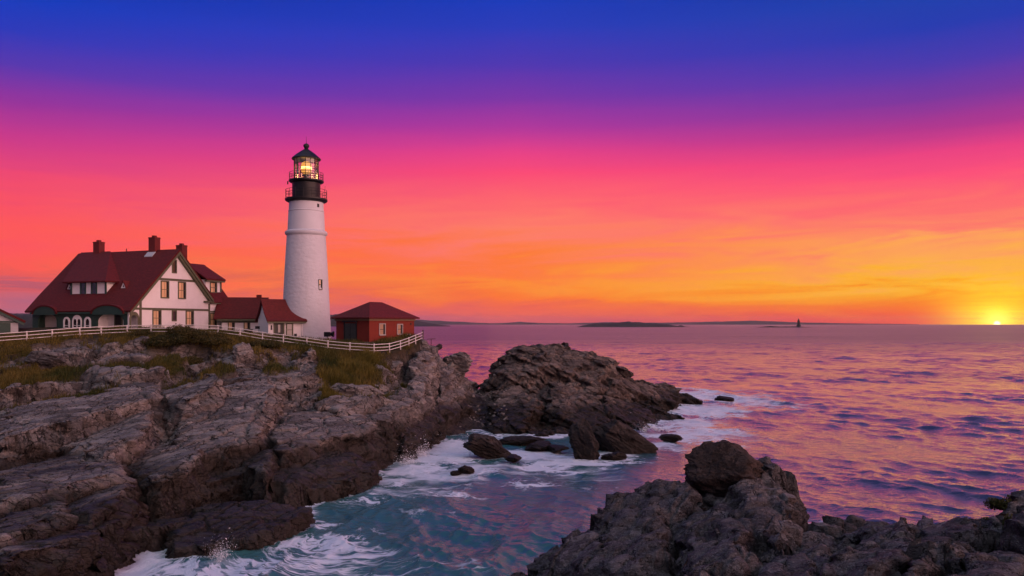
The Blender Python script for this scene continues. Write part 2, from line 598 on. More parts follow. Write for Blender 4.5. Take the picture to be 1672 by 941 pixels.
def rock_material(name, tones, wet_line=1.6, wet_amt=.72, scale=1.0, lich=.35, moss=True, relief=.34):
    m, t = material(name)
    geo = t.node('ShaderNodeNewGeometry')
    pos = geo.outputs['Position']
    z = t.node('ShaderNodeSeparateXYZ', ins={0: pos}).outputs[2]
    # bedding: grain runs along one tilted direction
    mp = t.node('ShaderNodeMapping', ins={'Vector': pos, 'Rotation': (R(18), R(-14), R(34)), 'Scale': (.35, 1.3, 2.6)})
    grain = t.noise(mp.outputs[0], 1.3 * scale, 8, .62, .8)
    big = t.noise(pos, .32 * scale, 5, .6)
    fine = t.noise(pos, 7.0 * scale, 6, .7)
    c = t.mix(t.rng(big, .35, .65), tones[0], tones[1])
    c = t.mix(t.rng(grain, .42, .68, 0, .85), c, tones[2])
    c = t.mix(t.rng(fine, .5, .8, 0, .45), c, tones[3])
    vein = t.noise(pos, 2.1 * scale, 4, .6, 2.2)
    vein = t.rng(t.math('ABSOLUTE', t.math('SUBTRACT', vein, .5)), .0, .02, 1, 0)
    c = t.mix(t.math('MULTIPLY', vein, lich), c, tones[4])
    wob = t.vmul(t.vadd(t.noise(pos, 1.1 * scale, 4, .6, 0, 1), (-.5, -.5, -.5)), (1.1, 1.1, 1.1))
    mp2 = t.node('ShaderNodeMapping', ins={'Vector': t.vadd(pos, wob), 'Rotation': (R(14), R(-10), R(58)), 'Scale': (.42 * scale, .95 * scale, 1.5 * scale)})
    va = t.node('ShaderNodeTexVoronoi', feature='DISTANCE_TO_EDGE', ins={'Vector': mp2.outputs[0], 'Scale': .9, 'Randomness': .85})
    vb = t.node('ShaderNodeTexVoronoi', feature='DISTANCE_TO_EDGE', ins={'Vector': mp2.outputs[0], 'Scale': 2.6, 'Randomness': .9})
    vc = t.node('ShaderNodeTexVoronoi', ins={'Vector': mp2.outputs[0], 'Scale': .9, 'Randomness': .85})
    vcs = t.node('ShaderNodeSeparateColor', ins={0: vc.outputs['Color']}).outputs[0]
    c = t.mix(1.0, c, t.mix(vcs, (.60, .60, .62, 1), (1.42, 1.40, 1.38, 1)), 'MULTIPLY')
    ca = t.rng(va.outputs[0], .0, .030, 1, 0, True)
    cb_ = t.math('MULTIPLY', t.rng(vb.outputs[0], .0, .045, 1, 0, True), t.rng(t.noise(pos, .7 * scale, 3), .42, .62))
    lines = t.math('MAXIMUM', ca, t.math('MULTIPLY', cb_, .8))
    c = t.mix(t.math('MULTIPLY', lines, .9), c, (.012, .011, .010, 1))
    nz = t.noise(pos, .25, 4)
    wl = t.math('ADD', z, t.math('MULTIPLY', t.math('SUBTRACT', nz, .5), 2.6))
    wet = t.math('MULTIPLY', t.rng(wl, wet_line + .5, wet_line - .5, 0, 1, True), wet_amt)
    wetc = t.mix(t.rng(fine, .35, .7), (.010, .009, .007), (.026, .019, .013))
    c = t.mix(wet, c, wetc)
    if moss:
        g = t.node('ShaderNodeAttribute', attribute_name='grass')
        soil = t.mix(t.rng(t.noise(pos, 1.1, 5), .35, .65), (.022, .022, .008), (.055, .038, .016))
        c = t.mix(g.outputs['Fac'], c, soil)
    rid = t.math('ABSOLUTE', t.math('SUBTRACT', t.noise(mp.outputs[0], 2.6 * scale, 5, .6, .4), .5))
    h = t.math('ADD', t.math('MULTIPLY', grain, .40), t.math('MULTIPLY', fine, .16))
    h = t.math('ADD', h, t.math('MULTIPLY', rid, -.7))
    h = t.math('SUBTRACT', h, t.math('MULTIPLY', lines, .35))
    h = t.math('ADD', h, t.math('MULTIPLY', vcs, .12))
    h = t.math('ADD', h, t.math('MULTIPLY', t.noise(pos, 26 * scale, 4, .6), .06))
    finish(t, Base_Color=c, Roughness=t.mixf(wet, .85, .5), Specular_IOR_Level=.22, bump=(h, relief / scale, 1.0))
    return m


TONES_CLIFF = [(.150, .146, .146), (.205, .180, .166), (.070, .066, .066), (.31, .285, .275), (.44, .42, .41)]
TONES_FORE = [(.078, .074, .080), (.118, .108, .112), (.036, .034, .037), (.18, .168, .172), (.30, .28, .28)]
TONES_ISLE = [(.105, .086, .078), (.165, .128, .108), (.046, .039, .037), (.23, .185, .165), (.33, .28, .25)]
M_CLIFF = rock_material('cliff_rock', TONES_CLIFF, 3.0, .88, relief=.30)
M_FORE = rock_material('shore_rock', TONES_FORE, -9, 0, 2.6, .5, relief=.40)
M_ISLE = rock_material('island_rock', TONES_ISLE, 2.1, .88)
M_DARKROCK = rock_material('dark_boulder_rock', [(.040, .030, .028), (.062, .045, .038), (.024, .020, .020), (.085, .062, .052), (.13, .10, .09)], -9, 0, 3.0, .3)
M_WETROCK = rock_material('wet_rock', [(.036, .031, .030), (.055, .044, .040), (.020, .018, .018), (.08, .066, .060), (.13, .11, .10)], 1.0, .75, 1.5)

M_WHITE = paint('white_clapboard', (.78, .76, .76), .55, .05, 1.5, 'clapboard')
M_WHITEP = paint('white_paint', (.80, .78, .78), .5, .04)
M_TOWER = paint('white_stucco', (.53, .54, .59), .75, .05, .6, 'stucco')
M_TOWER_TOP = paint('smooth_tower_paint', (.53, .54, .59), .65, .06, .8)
M_TRIM = paint('olive_trim', (.10, .105, .062), .55, .15)
M_GREEN = paint('dark_green_paint', (.028, .062, .050), .5, .15)
M_ROOF = paint('red_shingle', (.125, .012, .013), .75, .16, 1.2, 'shingle')
M_BRICK = paint('red_brick_paint', (.165, .021, .011), .75, .14, 2.0, 'brick')
M_CHIM = paint('chimney_brick', (.13, .018, .018), .8, .18, 5.0, 'brick')
M_BLACK = paint('black_iron', (.010, .010, .012), .45, .2, 4.0, None, .3)
M_DARK = paint('dark_opening', (.012, .013, .015), .4, .2)
M_DOOR = paint('dark_door', (.035, .040, .036), .5, .2)
M_STONE = paint('grey_stone', (.33, .32, .31), .8, .15)
M_LEAD = paint('lead_flashing', (.42, .44, .48), .45, .1)
M_FENCE = paint('weathered_white_paint', (.66, .62, .60), .7, .12, 6.0)
M_BLIND = paint('cream_blind', (.34, .22, .14), .6, .08)


def glass_dark():
    m, t = material('window_glass')
    finish(t, Base_Color=(.03, .03, .035), Roughness=.06, Specular_IOR_Level=.9)
    return m


def blind_glass():
    """a pane with a pale blind drawn behind it"""
    m, t = material('blind_behind_glass')
    co = t.node('ShaderNodeTexCoord').outputs['Object']
    n = t.noise(t.vmul(co, (9, 9, .4)), 1.0, 3)
    c = t.mix(t.rng(n, .35, .65), (.55, .34, .16), (.85, .62, .36))
    finish(t, Base_Color=c, Roughness=.5, Coat_Weight=1.0, Coat_Roughness=.05)
    return m


def lantern_glass():
    m, t = material('lantern_glass')
    tr = t.node('ShaderNodeBsdfTransparent', ins={'Color': (.93, .90, .86, 1)})
    gl = t.node('ShaderNodeBsdfGlossy', ins={'Roughness': .03, 'Color': (1, 1, 1, 1)})
    fr = t.node('ShaderNodeFresnel', ins={'IOR': 1.5})
    mx = t.node('ShaderNodeMixShader', ins={0: t.math('ADD', fr.outputs[0], .05), 1: tr.outputs[0], 2: gl.outputs[0]})
    t.node('ShaderNodeOutputMaterial', ins={'Surface': mx.outputs[0]})
    return m


def emitter(name, col, s):
    m, t = material(name)
    e = t.node('ShaderNodeEmission', ins={'Color': col, 'Strength': s})
    t.node('ShaderNodeOutputMaterial', ins={'Surface': e.outputs[0]})
    return m


M_GLASS = glass_dark()
M_PANE = blind_glass()
M_LGLASS = lantern_glass()
M_LENS = emitter('lamp_lens', (1.0, .42, .07, 1), 1.0)
M_BULB = emitter('lamp_core', (1.0, .62, .18, 1), 5.0)


def leaf_material(name, a, b):
    m, t = material(name)
    at = t.node('ShaderNodeAttribute', attribute_name='tint')
    c = t.mix(at.outputs['Fac'], a, b)
    d = t.node('ShaderNodeBsdfPrincipled', ins={'Base Color': c, 'Roughness': .7, 'Specular IOR Level': .2})
    tl = t.node('ShaderNodeBsdfTranslucent', ins={'Color': c})
    mx = t.node('ShaderNodeMixShader', ins={0: .25, 1: d.outputs[0], 2: tl.outputs[0]})
    t.node('ShaderNodeOutputMaterial', ins={'Surface': mx.outputs[0]})
    return m


M_GRASS = leaf_material('meadow_grass', (.045, .060, .013), (.165, .125, .030))
M_GRASSY = leaf_material('yellow_grass', (.075, .080, .014), (.21, .165, .035))
M_BUSH = leaf_material('bush_leaf', (.022, .032, .010), (.105, .080, .022))
M_SEAWEED = leaf_material('succulent_leaf', (.030, .042, .012), (.14, .115, .025))
M_TWIG = paint('brown_twig', (.06, .035, .025), .8, .2)

# ------------------------------------------------------------------ great slabs of bedrock
def on_surface(surf, px, py, lift, d0, d1):
    """the point of a surface, raised by LIFT, that is seen through a pixel of the photograph"""
    D = np.linspace(d0, d1, 1600)
    x, y, z = (px - 836) / FPX * D, D, CAM_Z - (py - 529) / FPX * D
    k = np.argmax(surf(x, y) + lift > z)
    return np.array([x[k], y[k], z[k]])


def make_slabs(surf, rows, d0, d1, up=1.0):
    out = []
    for row in rows:
        p = np.array([on_surface(surf, a, b, l * up, d0, d1) for a, b, l in row])
        c = p.mean(0)
        A = np.c_[p[:, :2] - c[:2], np.ones(len(p))]
        g = np.linalg.lstsq(A, p[:, 2], rcond=None)[0]
        xy = p[:, :2]
        area = .5 * np.sum(xy[:, 0] * np.roll(xy[:, 1], -1) - np.roll(xy[:, 0], -1) * xy[:, 1])
        if area < 0: xy = xy[::-1]
        out.append((xy, c, g))
    return out


def add_slabs(slabs, x, y, z, jit, seed, steep=2.6):
    """raises z to the slabs; also returns how far inside a slab each point lies (0..1)"""
    ins = np.zeros_like(z)
    jx = jit * (fbm(x / (jit * 4), y / (jit * 4), seed, 4) + .8 * bnoise(x / (jit * 3.1) + .3 * y / jit / 3, y / (jit * 3.1), seed + 7))
    for k, (xy, c, g) in enumerate(slabs):
        m = (x > xy[:, 0].min() - 3) & (x < xy[:, 0].max() + 3) & (y > xy[:, 1].min() - 3) & (y < xy[:, 1].max() + 3)
        if not m.any(): continue
        xm, ym = x[m], y[m]
        s = np.full(xm.shape, 1e9)
        for a, b in zip(xy, np.roll(xy, -1, 0)):
            e = (b - a) / (np.linalg.norm(b - a) + 1e-9)
            s = np.minimum(s, (xm - a[0]) * -e[1] + (ym - a[1]) * e[0])
        s = s + jx[m]
        top = c[2] + g[0] * (xm - c[0]) + g[1] * (ym - c[1]) + g[2] - c[2]
        zz = top + np.where(s < 0, s * steep, 0) - .12 * np.exp(-np.maximum(s, 0) / (jit * .5))
        zm = z[m]
        hit = zz > zm
        z[m] = np.where(hit, zz, zm)
        ins[m] = np.maximum(ins[m] * ~hit, np.where(hit, sstep(-jit, jit, s), 0))
    return z, ins


# ------------------------------------------------------------------ the headland
def pts_px(rows):
    return [tuple(P(*r)) for r in rows]


FENCE = [(-60, 564, 71), (16, 560, 73), (60, 556.5, 74.5), (100, 553, 76), (135, 550.5, 77.5), (170, 548.5, 79), (226, 546, 80), (296, 545.5, 80), (330, 545, 80), (365, 546.5, 80), (388, 550.5, 80),
         (412, 556.5, 80), (437, 559, 80), (480, 564.5, 80), (501, 567, 80), (531, 571.5, 80), (563, 576, 80), (597, 577.5, 80), (620, 578, 80), (634, 576, 81), (646, 573, 82.5), (658, 570, 84), (669, 565, 86), (680, 560, 88), (690, 554, 90)]
fence_pts = [P(*r) for r in FENCE]

CL = pts_px([
    (0, 1010, 26), (0, 941, 30), (0, 850, 38), (0, 750, 50), (0, 650, 62), (0, 600, 69),
    (-150, 941, 31), (-150, 750, 51), (-150, 600, 70), (-300, 850, 40), (-300, 600, 70),
    (100, 941, 33), (160, 938, 34.7), (60, 1000, 31), (110, 850, 41), (100, 740, 53), (100, 650, 63), (100, 590, 71),
    (200, 860, 42), (200, 800, 48), (200, 740, 55), (200, 680, 61), (200, 620, 67), (200, 580, 72.5),
    (330, 850, 46), (330, 810, 48), (330, 770, 51), (330, 720, 56), (330, 660, 62), (330, 610, 68), (330, 575, 73),
    (450, 800, 50), (450, 760, 54.5), (450, 720, 59.5), (450, 670, 64), (450, 620, 69), (450, 590, 74),
    (560, 760, 59), (560, 730, 62), (560, 690, 66), (560, 650, 70), (560, 610, 74), (560, 590, 77),
    (640, 735, 65), (640, 700, 68), (640, 660, 72), (640, 620, 77), (645, 595, 80),
    (690, 690, 76), (690, 640, 79.5), (692, 600, 83), (700, 558, 88.5), (705, 590, 88),
    (712, 650, 86), (716, 600, 91), (722, 577, 94), (742, 582, 97), (752, 600, 97), (765, 625, 98.5), (772, 640, 98),
])
# the water's edge and the sea bed in front of it
shore = [(205, 938), (300, 905), (390, 888), (430, 886), (500, 850), (512, 815), (595, 797), (606, 775), (650, 756), (690, 737), (706, 714)]
for (a, b) in shore:
    p = W(a, b)
    CL.append((p.x, p.y, -.25))
    CL.append((p.x + 2.6, p.y - 2.4, -2.6))
CL += [(p.x, p.y, p.z) for p in fence_pts]
CL += [(-41, 93, 11.0), (-47, 90, 11.0), (-55, 95, 11.1), (-62, 90, 10.8), (-40, 101, 10.8), (-56, 104, 10.8), (-32, 98, 10.0), (-30, 92, 9.8), (-25, 96, 9.4), (-22, 92, 9.35),
       (-19, 89, 9.25), (-15, 85, 9.25), (-11.5, 91, 9.7), (-17, 97, 9.3), (-54, 86, 10.5), (-66, 84, 10.3), (-75, 75, 10.2), (-75, 100, 10.8), (-75, 60, 8.5), (-70, 40, 6), (-60, 30, 5),
       (-30, 112, 8.5), (-50, 118, 8.5), (-14, 104, 8.5), (-30, 124, 2), (-60, 128, 3), (-10, 112, 4), (-14, 120, -2), (-5, 113, -1.2), (-2, 120, -2.5), (-40, 133, -3),
       # the gully between the headland and the island rock
       tuple(P(748, 662, 93)), tuple(P(752, 700, 85)), tuple(P(782, 633, 101)), tuple(P(800, 690, 90)), (-6.5, 107, 1.2), (-1, 104, 2.2), (2, 96, 2.0), (2, 88, .6), (-3, 76, -1.5), (3, 80, -1.2), (8, 86, -2), (8, 108, -2),
       (-4, 66, -3), (-8, 50, -3.2), (-8, 40, -3.2), (-12, 32, -3), (5, 70, -4), (0, 45, -4)]
CX0, CX1, CY0, CY1, CST = -64.0, 6.0, 26.0, 126.0, .10
base = Base(CL, CX0, CX1, CY0, CY1, .5, .15)

def seg_dist(x, y, pts):
    d = np.full(np.shape(x), 1e9)
    for a, b in zip(pts[:-1], pts[1:]):
        ax, ay, bx, by = a[0], a[1], b[0], b[1]
        t = np.clip(((x - ax) * (bx - ax) + (y - ay) * (by - ay)) / ((bx - ax) ** 2 + (by - ay) ** 2), 0, 1)
        d = np.minimum(d, np.hypot(x - ax - t * (bx - ax), y - ay - t * (by - ay)))
    return d


def fence_y(x):
    return np.interp(x, [p.x for p in fence_pts], [p.y for p in fence_pts])


def grass_mask(x, y, b):
    n = fbm(x / 3.1, y / 3.1, 900, 4)
    n2 = fbm(x / 1.1, y / 1.1, 930, 3)
    ahead = fence_y(x) - y                       # metres in front of the fence
    lim = np.interp(x, [-64, -50, -42, -35, -28, -22, -17, -13.5, -11], [2.2, 2.4, 1.6, 4.2, 3.6, 1.8, 2.6, 1.6, -.5])
    g = sstep(1.0, -1.0, (ahead - lim) - 5.5 * n - 2.0 * n2)
    g = np.where(x > -10.5, g * 0 + sstep(-9.9, -10.5, x) * sstep(0, -2, ahead), g)
    for (a, c, D, r, k) in [(560, 632, 72, 2.2, 1), (585, 600, 76.5, 2.4, 1), (545, 655, 69.5, 1.3, .9), (140, 648, 63.5, 2.2, .9), (60, 610, 67, 2.5, .9), (95, 655, 62.5, 1.6, .9), (300, 600, 69.5, 2.6, 1),
                          (285, 640, 64.5, 1.4, .7), (30, 660, 61, 1.2, .7), (450, 600, 72, 1.5, .8), (-40, 620, 66, 4, 1), (200, 605, 69, 1.2, .8)]:
        p = P(a, c, D)
        e = np.hypot((x - p.x) / 1.25, y - p.y) / r + 1.3 * n + .5 * n2
        g = np.maximum(g, k * sstep(1.15, .75, e))
    return g


def smooth_zone(x, y):
    """1 on the level ground of the station"""
    return sstep(2.6, .6, fence_y(x) - y)


SLABS = make_slabs(base, [
    [(352, 628, .2), (442, 604, .5), (452, 640, .6), (412, 712, 1.0), (300, 742, .8), (290, 690, .3)],
    [(205, 768, .6), (225, 735, .2), (322, 722, .9), (320, 742, 1.1), (262, 782, 1.1)],
    [(0, 770, .4), (130, 738, .3), (193, 745, 1.1), (192, 775, 1.2), (90, 800, .9), (0, 815, .6)],
    [(100, 822, .5), (150, 782, .3), (207, 778, 1.1), (205, 802, 1.2), (150, 838, 1.1)],
    [(0, 885, .5), (90, 850, .3), (226, 840, 1.3), (222, 864, 1.4), (100, 888, 1.2), (0, 930, .8)],
    [(420, 772, .3), (470, 735, .2), (606, 738, 1.5), (604, 754, 1.6), (545, 778, 1.3), (480, 795, .8)],
    [(285, 862, .8), (330, 825, .2), (500, 800, 1.4), (506, 814, 1.5), (420, 848, 1.5), (330, 864, 1.2)],
    [(446, 708, .5), (470, 672, .2), (570, 660, .3), (606, 684, 1.3), (600, 702, 1.4), (460, 730, 1.1)],
    [(575, 668, .3), (640, 620, .2), (690, 590, .6), (703, 600, .9), (692, 642, 1.2), (640, 676, 1.2), (590, 692, .9)],
    [(0, 668, .3), (210, 618, .2), (255, 622, 1.1), (252, 652, 1.3), (130, 684, 1.2), (0, 718, .8)],
    [(100, 725, .3), (165, 690, .3), (250, 664, 1.0), (228, 704, 1.2), (170, 738, 1.1)],
    [(258, 640, .6), (300, 615, .3), (357, 605, 1.0), (358, 628, 1.2), (300, 658, 1.2)],
    [(120, 600, .3), (200, 572, .4), (268, 580, .6), (265, 600, .8), (190, 615, .8)],
    [(500, 640, .3), (560, 640, .5), (640, 612, .6), (636, 640, .9), (560, 672, .9)],
    [(395, 760, .3), (420, 738, .3), (446, 730, .7), (430, 762, .9)],
    [(650, 690, .4), (700, 640, .3), (712, 650, .7), (700, 700, .9), (660, 728, .8)],
    [(672, 590, .3), (694, 566, .4), (709, 566, .7), (708, 596, .9), (682, 622, .7)],
    [(718, 592, .4), (742, 582, .6), (757, 600, .8), (752, 636, 1.0), (722, 640, .8)],
    [(712, 640, .4), (745, 640, .6), (748, 668, .9), (716, 690, .9)],
    [(614, 650, .3), (650, 632, .4), (690, 640, .9), (672, 676, 1.1), (625, 682, .8)],
    [(0, 845, .4), (60, 815, .3), (100, 812, .8), (95, 845, 1.0), (0, 872, .8)],
], 24, 100, 1.8)
TH = R(56)      # the ledges run from the lower left to the upper right
def headland(x, y, b, st=0.0):
    g = grass_mask(x, y, b)
    flat = np.maximum(g * .82, smooth_zone(x, y))
    flat = np.where(x > -9.3, 0, flat)
    k = 1 - flat
    q = .8 * fbm(x / 6, y / 6, 5, 3)

    def big(cx, cy, du, dv, r):
        return base(cx, cy) * .55 + b * .45 + (r[0] - .5) * 1.5 - .52 + du * (-.02 + .10 * r[1]) - dv * (.04 + .18 * r[2]) + .25 * tent(du, dv, r, .25)

    def mid(cx, cy, du, dv, r):
        return (r[0] - .5) * .62 + .8 * tent(du, dv, r, .4) - dv * .10

    def sml(cx, cy, du, dv, r):
        return (r[0] - .5) * .30 + tent(du, dv, r, .6)

    hb, eb = blocks(x, y, 9.0, 3.2, TH, 11, big, .15, .30)
    hm, em = blocks(x, y, 3.0, 1.5, TH + .12, 23, mid, .16, .30)
    hs, es = blocks(x, y, .95, .55, TH - .2, 37, sml, .24, .35)
    amt = sstep(-.30, .30, fbm(x / 7, y / 7, 77, 3) + .12)     # some slabs stay whole, some are shattered
    sk = 1 - .85 * st
    hb = hb - .30 * np.exp(-(eb / .03) ** 2)
    rock, ins = add_slabs(SLABS, x, y, hb.copy(), .26, 611, 3.6)
    q = 1 - .86 * ins
    rock = rock + q * (hm * (.25 + 1.0 * amt) * (1 - .4 * st) + hs * (.12 + .75 * amt) * sk) + q * .10 * sk * fbm(x / 1.3, y / 1.3, 301, 5, .55)
    rock = rock - .14 * sk * np.exp(-(em / .04) ** 2) - .04 * sk * np.exp(-(es / .08) ** 2) * q
    ck = np.maximum(np.exp(-(eb / .035) ** 2) * .9, np.maximum(np.exp(-(em / .05) ** 2) * .8, .6 * np.exp(-(es / .07) ** 2) * (.3 + amt)))
    rock = rock - .30 * np.exp(-(eb / .03) ** 2) - .16 * sk * np.exp(-(em / .045) ** 2) - .06 * sk * np.exp(-(es / .08) ** 2)
    rock = rock - .7 * sstep(.35, -.35, b)
    k = k * (1 - .75 * np.exp(-((x + 3.5) / 3.6) ** 2) * sstep(79, 83, y))
    z = b + (rock - b) * k + flat * .10 * fbm(x / 1.5, y / 1.5, 401, 4)
    return z, ck * k * (1 - .75 * st), g


X, Y, cgrad = adapt(lambda x, y: headland(x, y, base(x, y))[0], CX0, CX1, CY0, CY1, .14, 860, 1050, 1.6, wy=lambda y: np.where(y > 97, .3, 1.0))
st_ = sstep(.5, 1.6, np.hypot(*cgrad(X, Y)))
Z, CK, GR = headland(X, Y, base(X, Y), st_)
GR = np.where((X > -10.2) & (fence_y(X) - Y > -3), GR * .3, GR)
s1, s2, s3 = strata(X, Y, Z, cgrad, (.22, -.12), 1.5, .8, 551, along=.25)
rk = 1 - np.maximum(GR, smooth_zone(X, Y) * (X < -10.2))
hx_ = .10 * fbm(X / .7 + Z * .9, Y / .7 + Z * 1.1, 511, 4) * rk
hy_ = .10 * fbm(X / .7 + 9 - Z * .8, Y / .7 + Z * 1.2, 521, 4) * rk
V = np.stack([X + hx_ + s1 * rk, Y + hy_ + s2 * rk, Z + s3 * rk], -1).reshape(-1, 3)
F = grid_faces(X.shape[1], X.shape[0])
keep = (Z.reshape(-1)[F].max(1) > -1.2)
o = mesh_np('headland', V, F[keep], M_CLIFF, None, True, {'crack': CK, 'grass': np.maximum(GR, smooth_zone(X, Y) * (X < -10.2))})
tag(o, kind='structure')


def gz(x, y):
    """height of the headland"""
    x, y = np.atleast_1d(np.asarray(x, float)), np.atleast_1d(np.asarray(y, float))
    z, c, g = headland(x, y, base(x, y))
    return z


def gz1(x, y):
    return float(gz([x], [y])[0])


# ------------------------------------------------------------------ the island rock
IS = pts_px([(786, 622, 100), (800, 604, 100), (822, 586, 100), (850, 566, 101), (880, 560, 102), (905, 560, 103), (945, 568, 103), (975, 577, 103), (988, 592, 103), (1020, 602, 106), (1060, 620, 110), (1085, 627, 114), (1105, 642, 118), (1120, 654, 121),
             (800, 650, 95), (830, 640, 94.5), (830, 690, 86), (802, 690, 88), (845, 600, 98), (870, 600, 98), (900, 590, 99), (900, 620, 96), (900, 660, 91), (900, 700, 85.5), (960, 600, 99), (960, 640, 95), (970, 690, 88.5), (1000, 630, 100), (1040, 640, 103), (1040, 665, 98), (1042, 692, 92.5), (1090, 655, 110), (1092, 676, 103.5), (950, 610, 98),
             (800, 712, 82.5), (860, 716, 81), (940, 715, 81.5), (1000, 708, 84.5), (1060, 700, 88.5), (1100, 682, 98), (1116, 660, 114)])
IS += [(.5, 112, 3.2), (4, 116, 3.5), (9, 116, 3), (14, 118, 1.8), (20, 121, .6), (-3, 108, 1.0), (0, 120, -1.5), (8, 125, -2), (18, 128, -2), (27, 130, -2.5), (32, 122, -3), (28, 108, -2.5), (24, 98, -2.5), (18, 86, -2.3), (10, 77, -2.3), (2, 76, -2.2), (-6, 80, -2), (-5, 90, .6), (-5, 100, 1.2), (33, 135, -4), (-8, 130, -3)]
IX0, IX1, IY0, IY1, IST = -6.0, 32.0, 76.0, 128.0, .125
ibase = Base(IS, IX0, IX1, IY0, IY1, .5, .1)
ISLABS = make_slabs(ibase, [
    [(852, 564, .3), (900, 555, .6), (975, 572, .9), (990, 594, 1.1), (930, 600, 1.1), (865, 594, .8)],
    [(822, 586, .4), (880, 580, .5), (884, 604, 1.1), (826, 612, 1.1)],
    [(990, 600, .6), (1050, 618, .4), (1110, 645, .3), (1098, 657, .8), (1000, 632, 1.0)],
    [(985, 640, .5), (1040, 655, .5), (1080, 690, .3), (1056, 702, .8), (990, 672, 1.0)],
    [(900, 620, .5), (970, 630, .5), (1000, 690, .4), (955, 694, .9), (900, 664, 1.0)],
    [(806, 640, .4), (850, 620, .4), (880, 660, .6), (850, 692, .9), (806, 690, .8)],
], 76, 126)
TI = R(-32)


def island(x, y, st=0.0):
    b = ibase(x, y)

    def big(cx, cy, du, dv, r):
        return ibase(cx, cy) * .72 + b * .28 + (r[0] - .5) * 1.0 + dv * (.04 + .2 * r[2]) + .6 * tent(du, dv, r, .4)

    def mid(cx, cy, du, dv, r):
        return (r[0] - .5) * .7 + tent(du, dv, r, .6) + dv * .15

    def sml(cx, cy, du, dv, r):
        return (r[0] - .5) * .28 + tent(du, dv, r, .6)
    hb, eb = blocks(x, y, 5.5, 2.8, TI, 111, big, .16, .3)
    hm, em = blocks(x, y, 2.6, 1.0, TI - .15, 123, mid, .2, .35)
    hs, es = blocks(x, y, .9, .45, TI + .2, 137, sml, .28, .35)
    sk = 1 - .85 * st
    z, ins = add_slabs(ISLABS, x, y, hb.copy(), .30, 711)
    q = 1 - .5 * ins
    z = z + q * (hm * .7 * (1 - .4 * st) + hs * .8 * sk) + .14 * sk * fbm(x / 1.2, y / 1.2, 701, 5, .55)
    z = b + (z - b) * (1 - .75 * np.exp(-((x + 4.5) / 3.6) ** 2))
    z = z - .25 * np.exp(-(eb / .035) ** 2) - .15 * sk * np.exp(-(em / .05) ** 2)
    ck = np.maximum(np.exp(-(eb / .04) ** 2) * .9, np.maximum(np.exp(-(em / .05) ** 2) * .8, .5 * np.exp(-(es / .07) ** 2)))
    return z, ck * (1 - .75 * st)


XI, YI, igrad = adapt(lambda x, y: island(x, y)[0], IX0, IX1, IY0, IY1, .14, 460, 560, 1.2)
ZI, CKI = island(XI, YI, sstep(.5, 1.6, np.hypot(*igrad(XI, YI))))
s1, s2, s3 = strata(XI, YI, ZI, igrad, (.55, .1), 1.3, .9, 851, along=.25)
VI = np.stack([XI + s1 + .2 * fbm(XI / .7 + ZI, YI / .7 + ZI, 811, 4), YI + s2 + .2 * fbm(XI / .7 - ZI, YI / .7 + ZI, 821, 4), ZI + s3], -1).reshape(-1, 3)
FI = grid_faces(XI.shape[1], XI.shape[0])
FI = FI[ZI.reshape(-1)[FI].max(1) > -1.0]
o = mesh_np('island_rock', VI, FI, M_ISLE, None, True, {'crack': CKI, 'grass': np.zeros(XI.size)})
tag(o, 'large brown rock outcrop sloping down to the open sea beyond the cove', 'rock')

# ------------------------------------------------------------------ the rocks in front
FO = pts_px([(772, 930, 17.5), (720, 990, 17), (825, 892, 18.2), (866, 864, 18.3), (922, 840, 18.5), (992, 820, 18.5), (1060, 800, 18.3), (1110, 762, 18), (1170, 764, 18), (1240, 760, 18), (1282, 782, 18), (1303, 845, 18), (1340, 866, 18), (1372, 874, 17.5), (1410, 850, 17), (1450, 836, 16.6), (1490, 850, 16.2), (1530, 824, 16), (1600, 808, 15.6), (1672, 800, 15.2), (1760, 805, 15), (1850, 800, 15),
             (1000, 941, 15), (1000, 890, 16.8), (1100, 900, 15.4), (1100, 850, 16.6), (1170, 840, 16.8), (1200, 880, 15), (1200, 941, 13), (1260, 870, 16), (1300, 941, 12.6), (1320, 895, 15), (1400, 941, 12), (1400, 890, 14.5), (1500, 941, 11.5), (1500, 890, 13.5), (1600, 870, 13.2), (1672, 941, 11), (1672, 870, 13), (1760, 900, 12),
             (1000, 1030, 12.5), (1200, 1030, 10.5), (1400, 1030, 9.5), (1672, 1030, 9), (900, 1010, 15)])
extra = []
for (x, y, z) in FO[:22]:
    s = x / y
    extra += [(x + s * 1.6, y + 1.5, z - 2.2), (x + s * 6, y + 6, z - 6.0), (x + s * 12, y + 12, -3)]
extra += [(-4, 15, 2), (-5, 12, 1.5), (-4.5, 9, 2.5), (-6, 19, -2), (-8, 10, -2), (0, 9, 7.4), (4, 6, 8.6), (8, 6, 8.8), (0, 3, 9.2), (0, 0, 9.7), (14, 8, 8.6), (20, 10, 8.5), (20, 4, 9.3), (-4, 2, 7)]
FX0, FX1, FY0, FY1, FST = -6.0, 17.0, 6.5, 24.0, .04
fbase = Base(FO + extra, FX0, FX1, FY0, FY1, .2, .03)
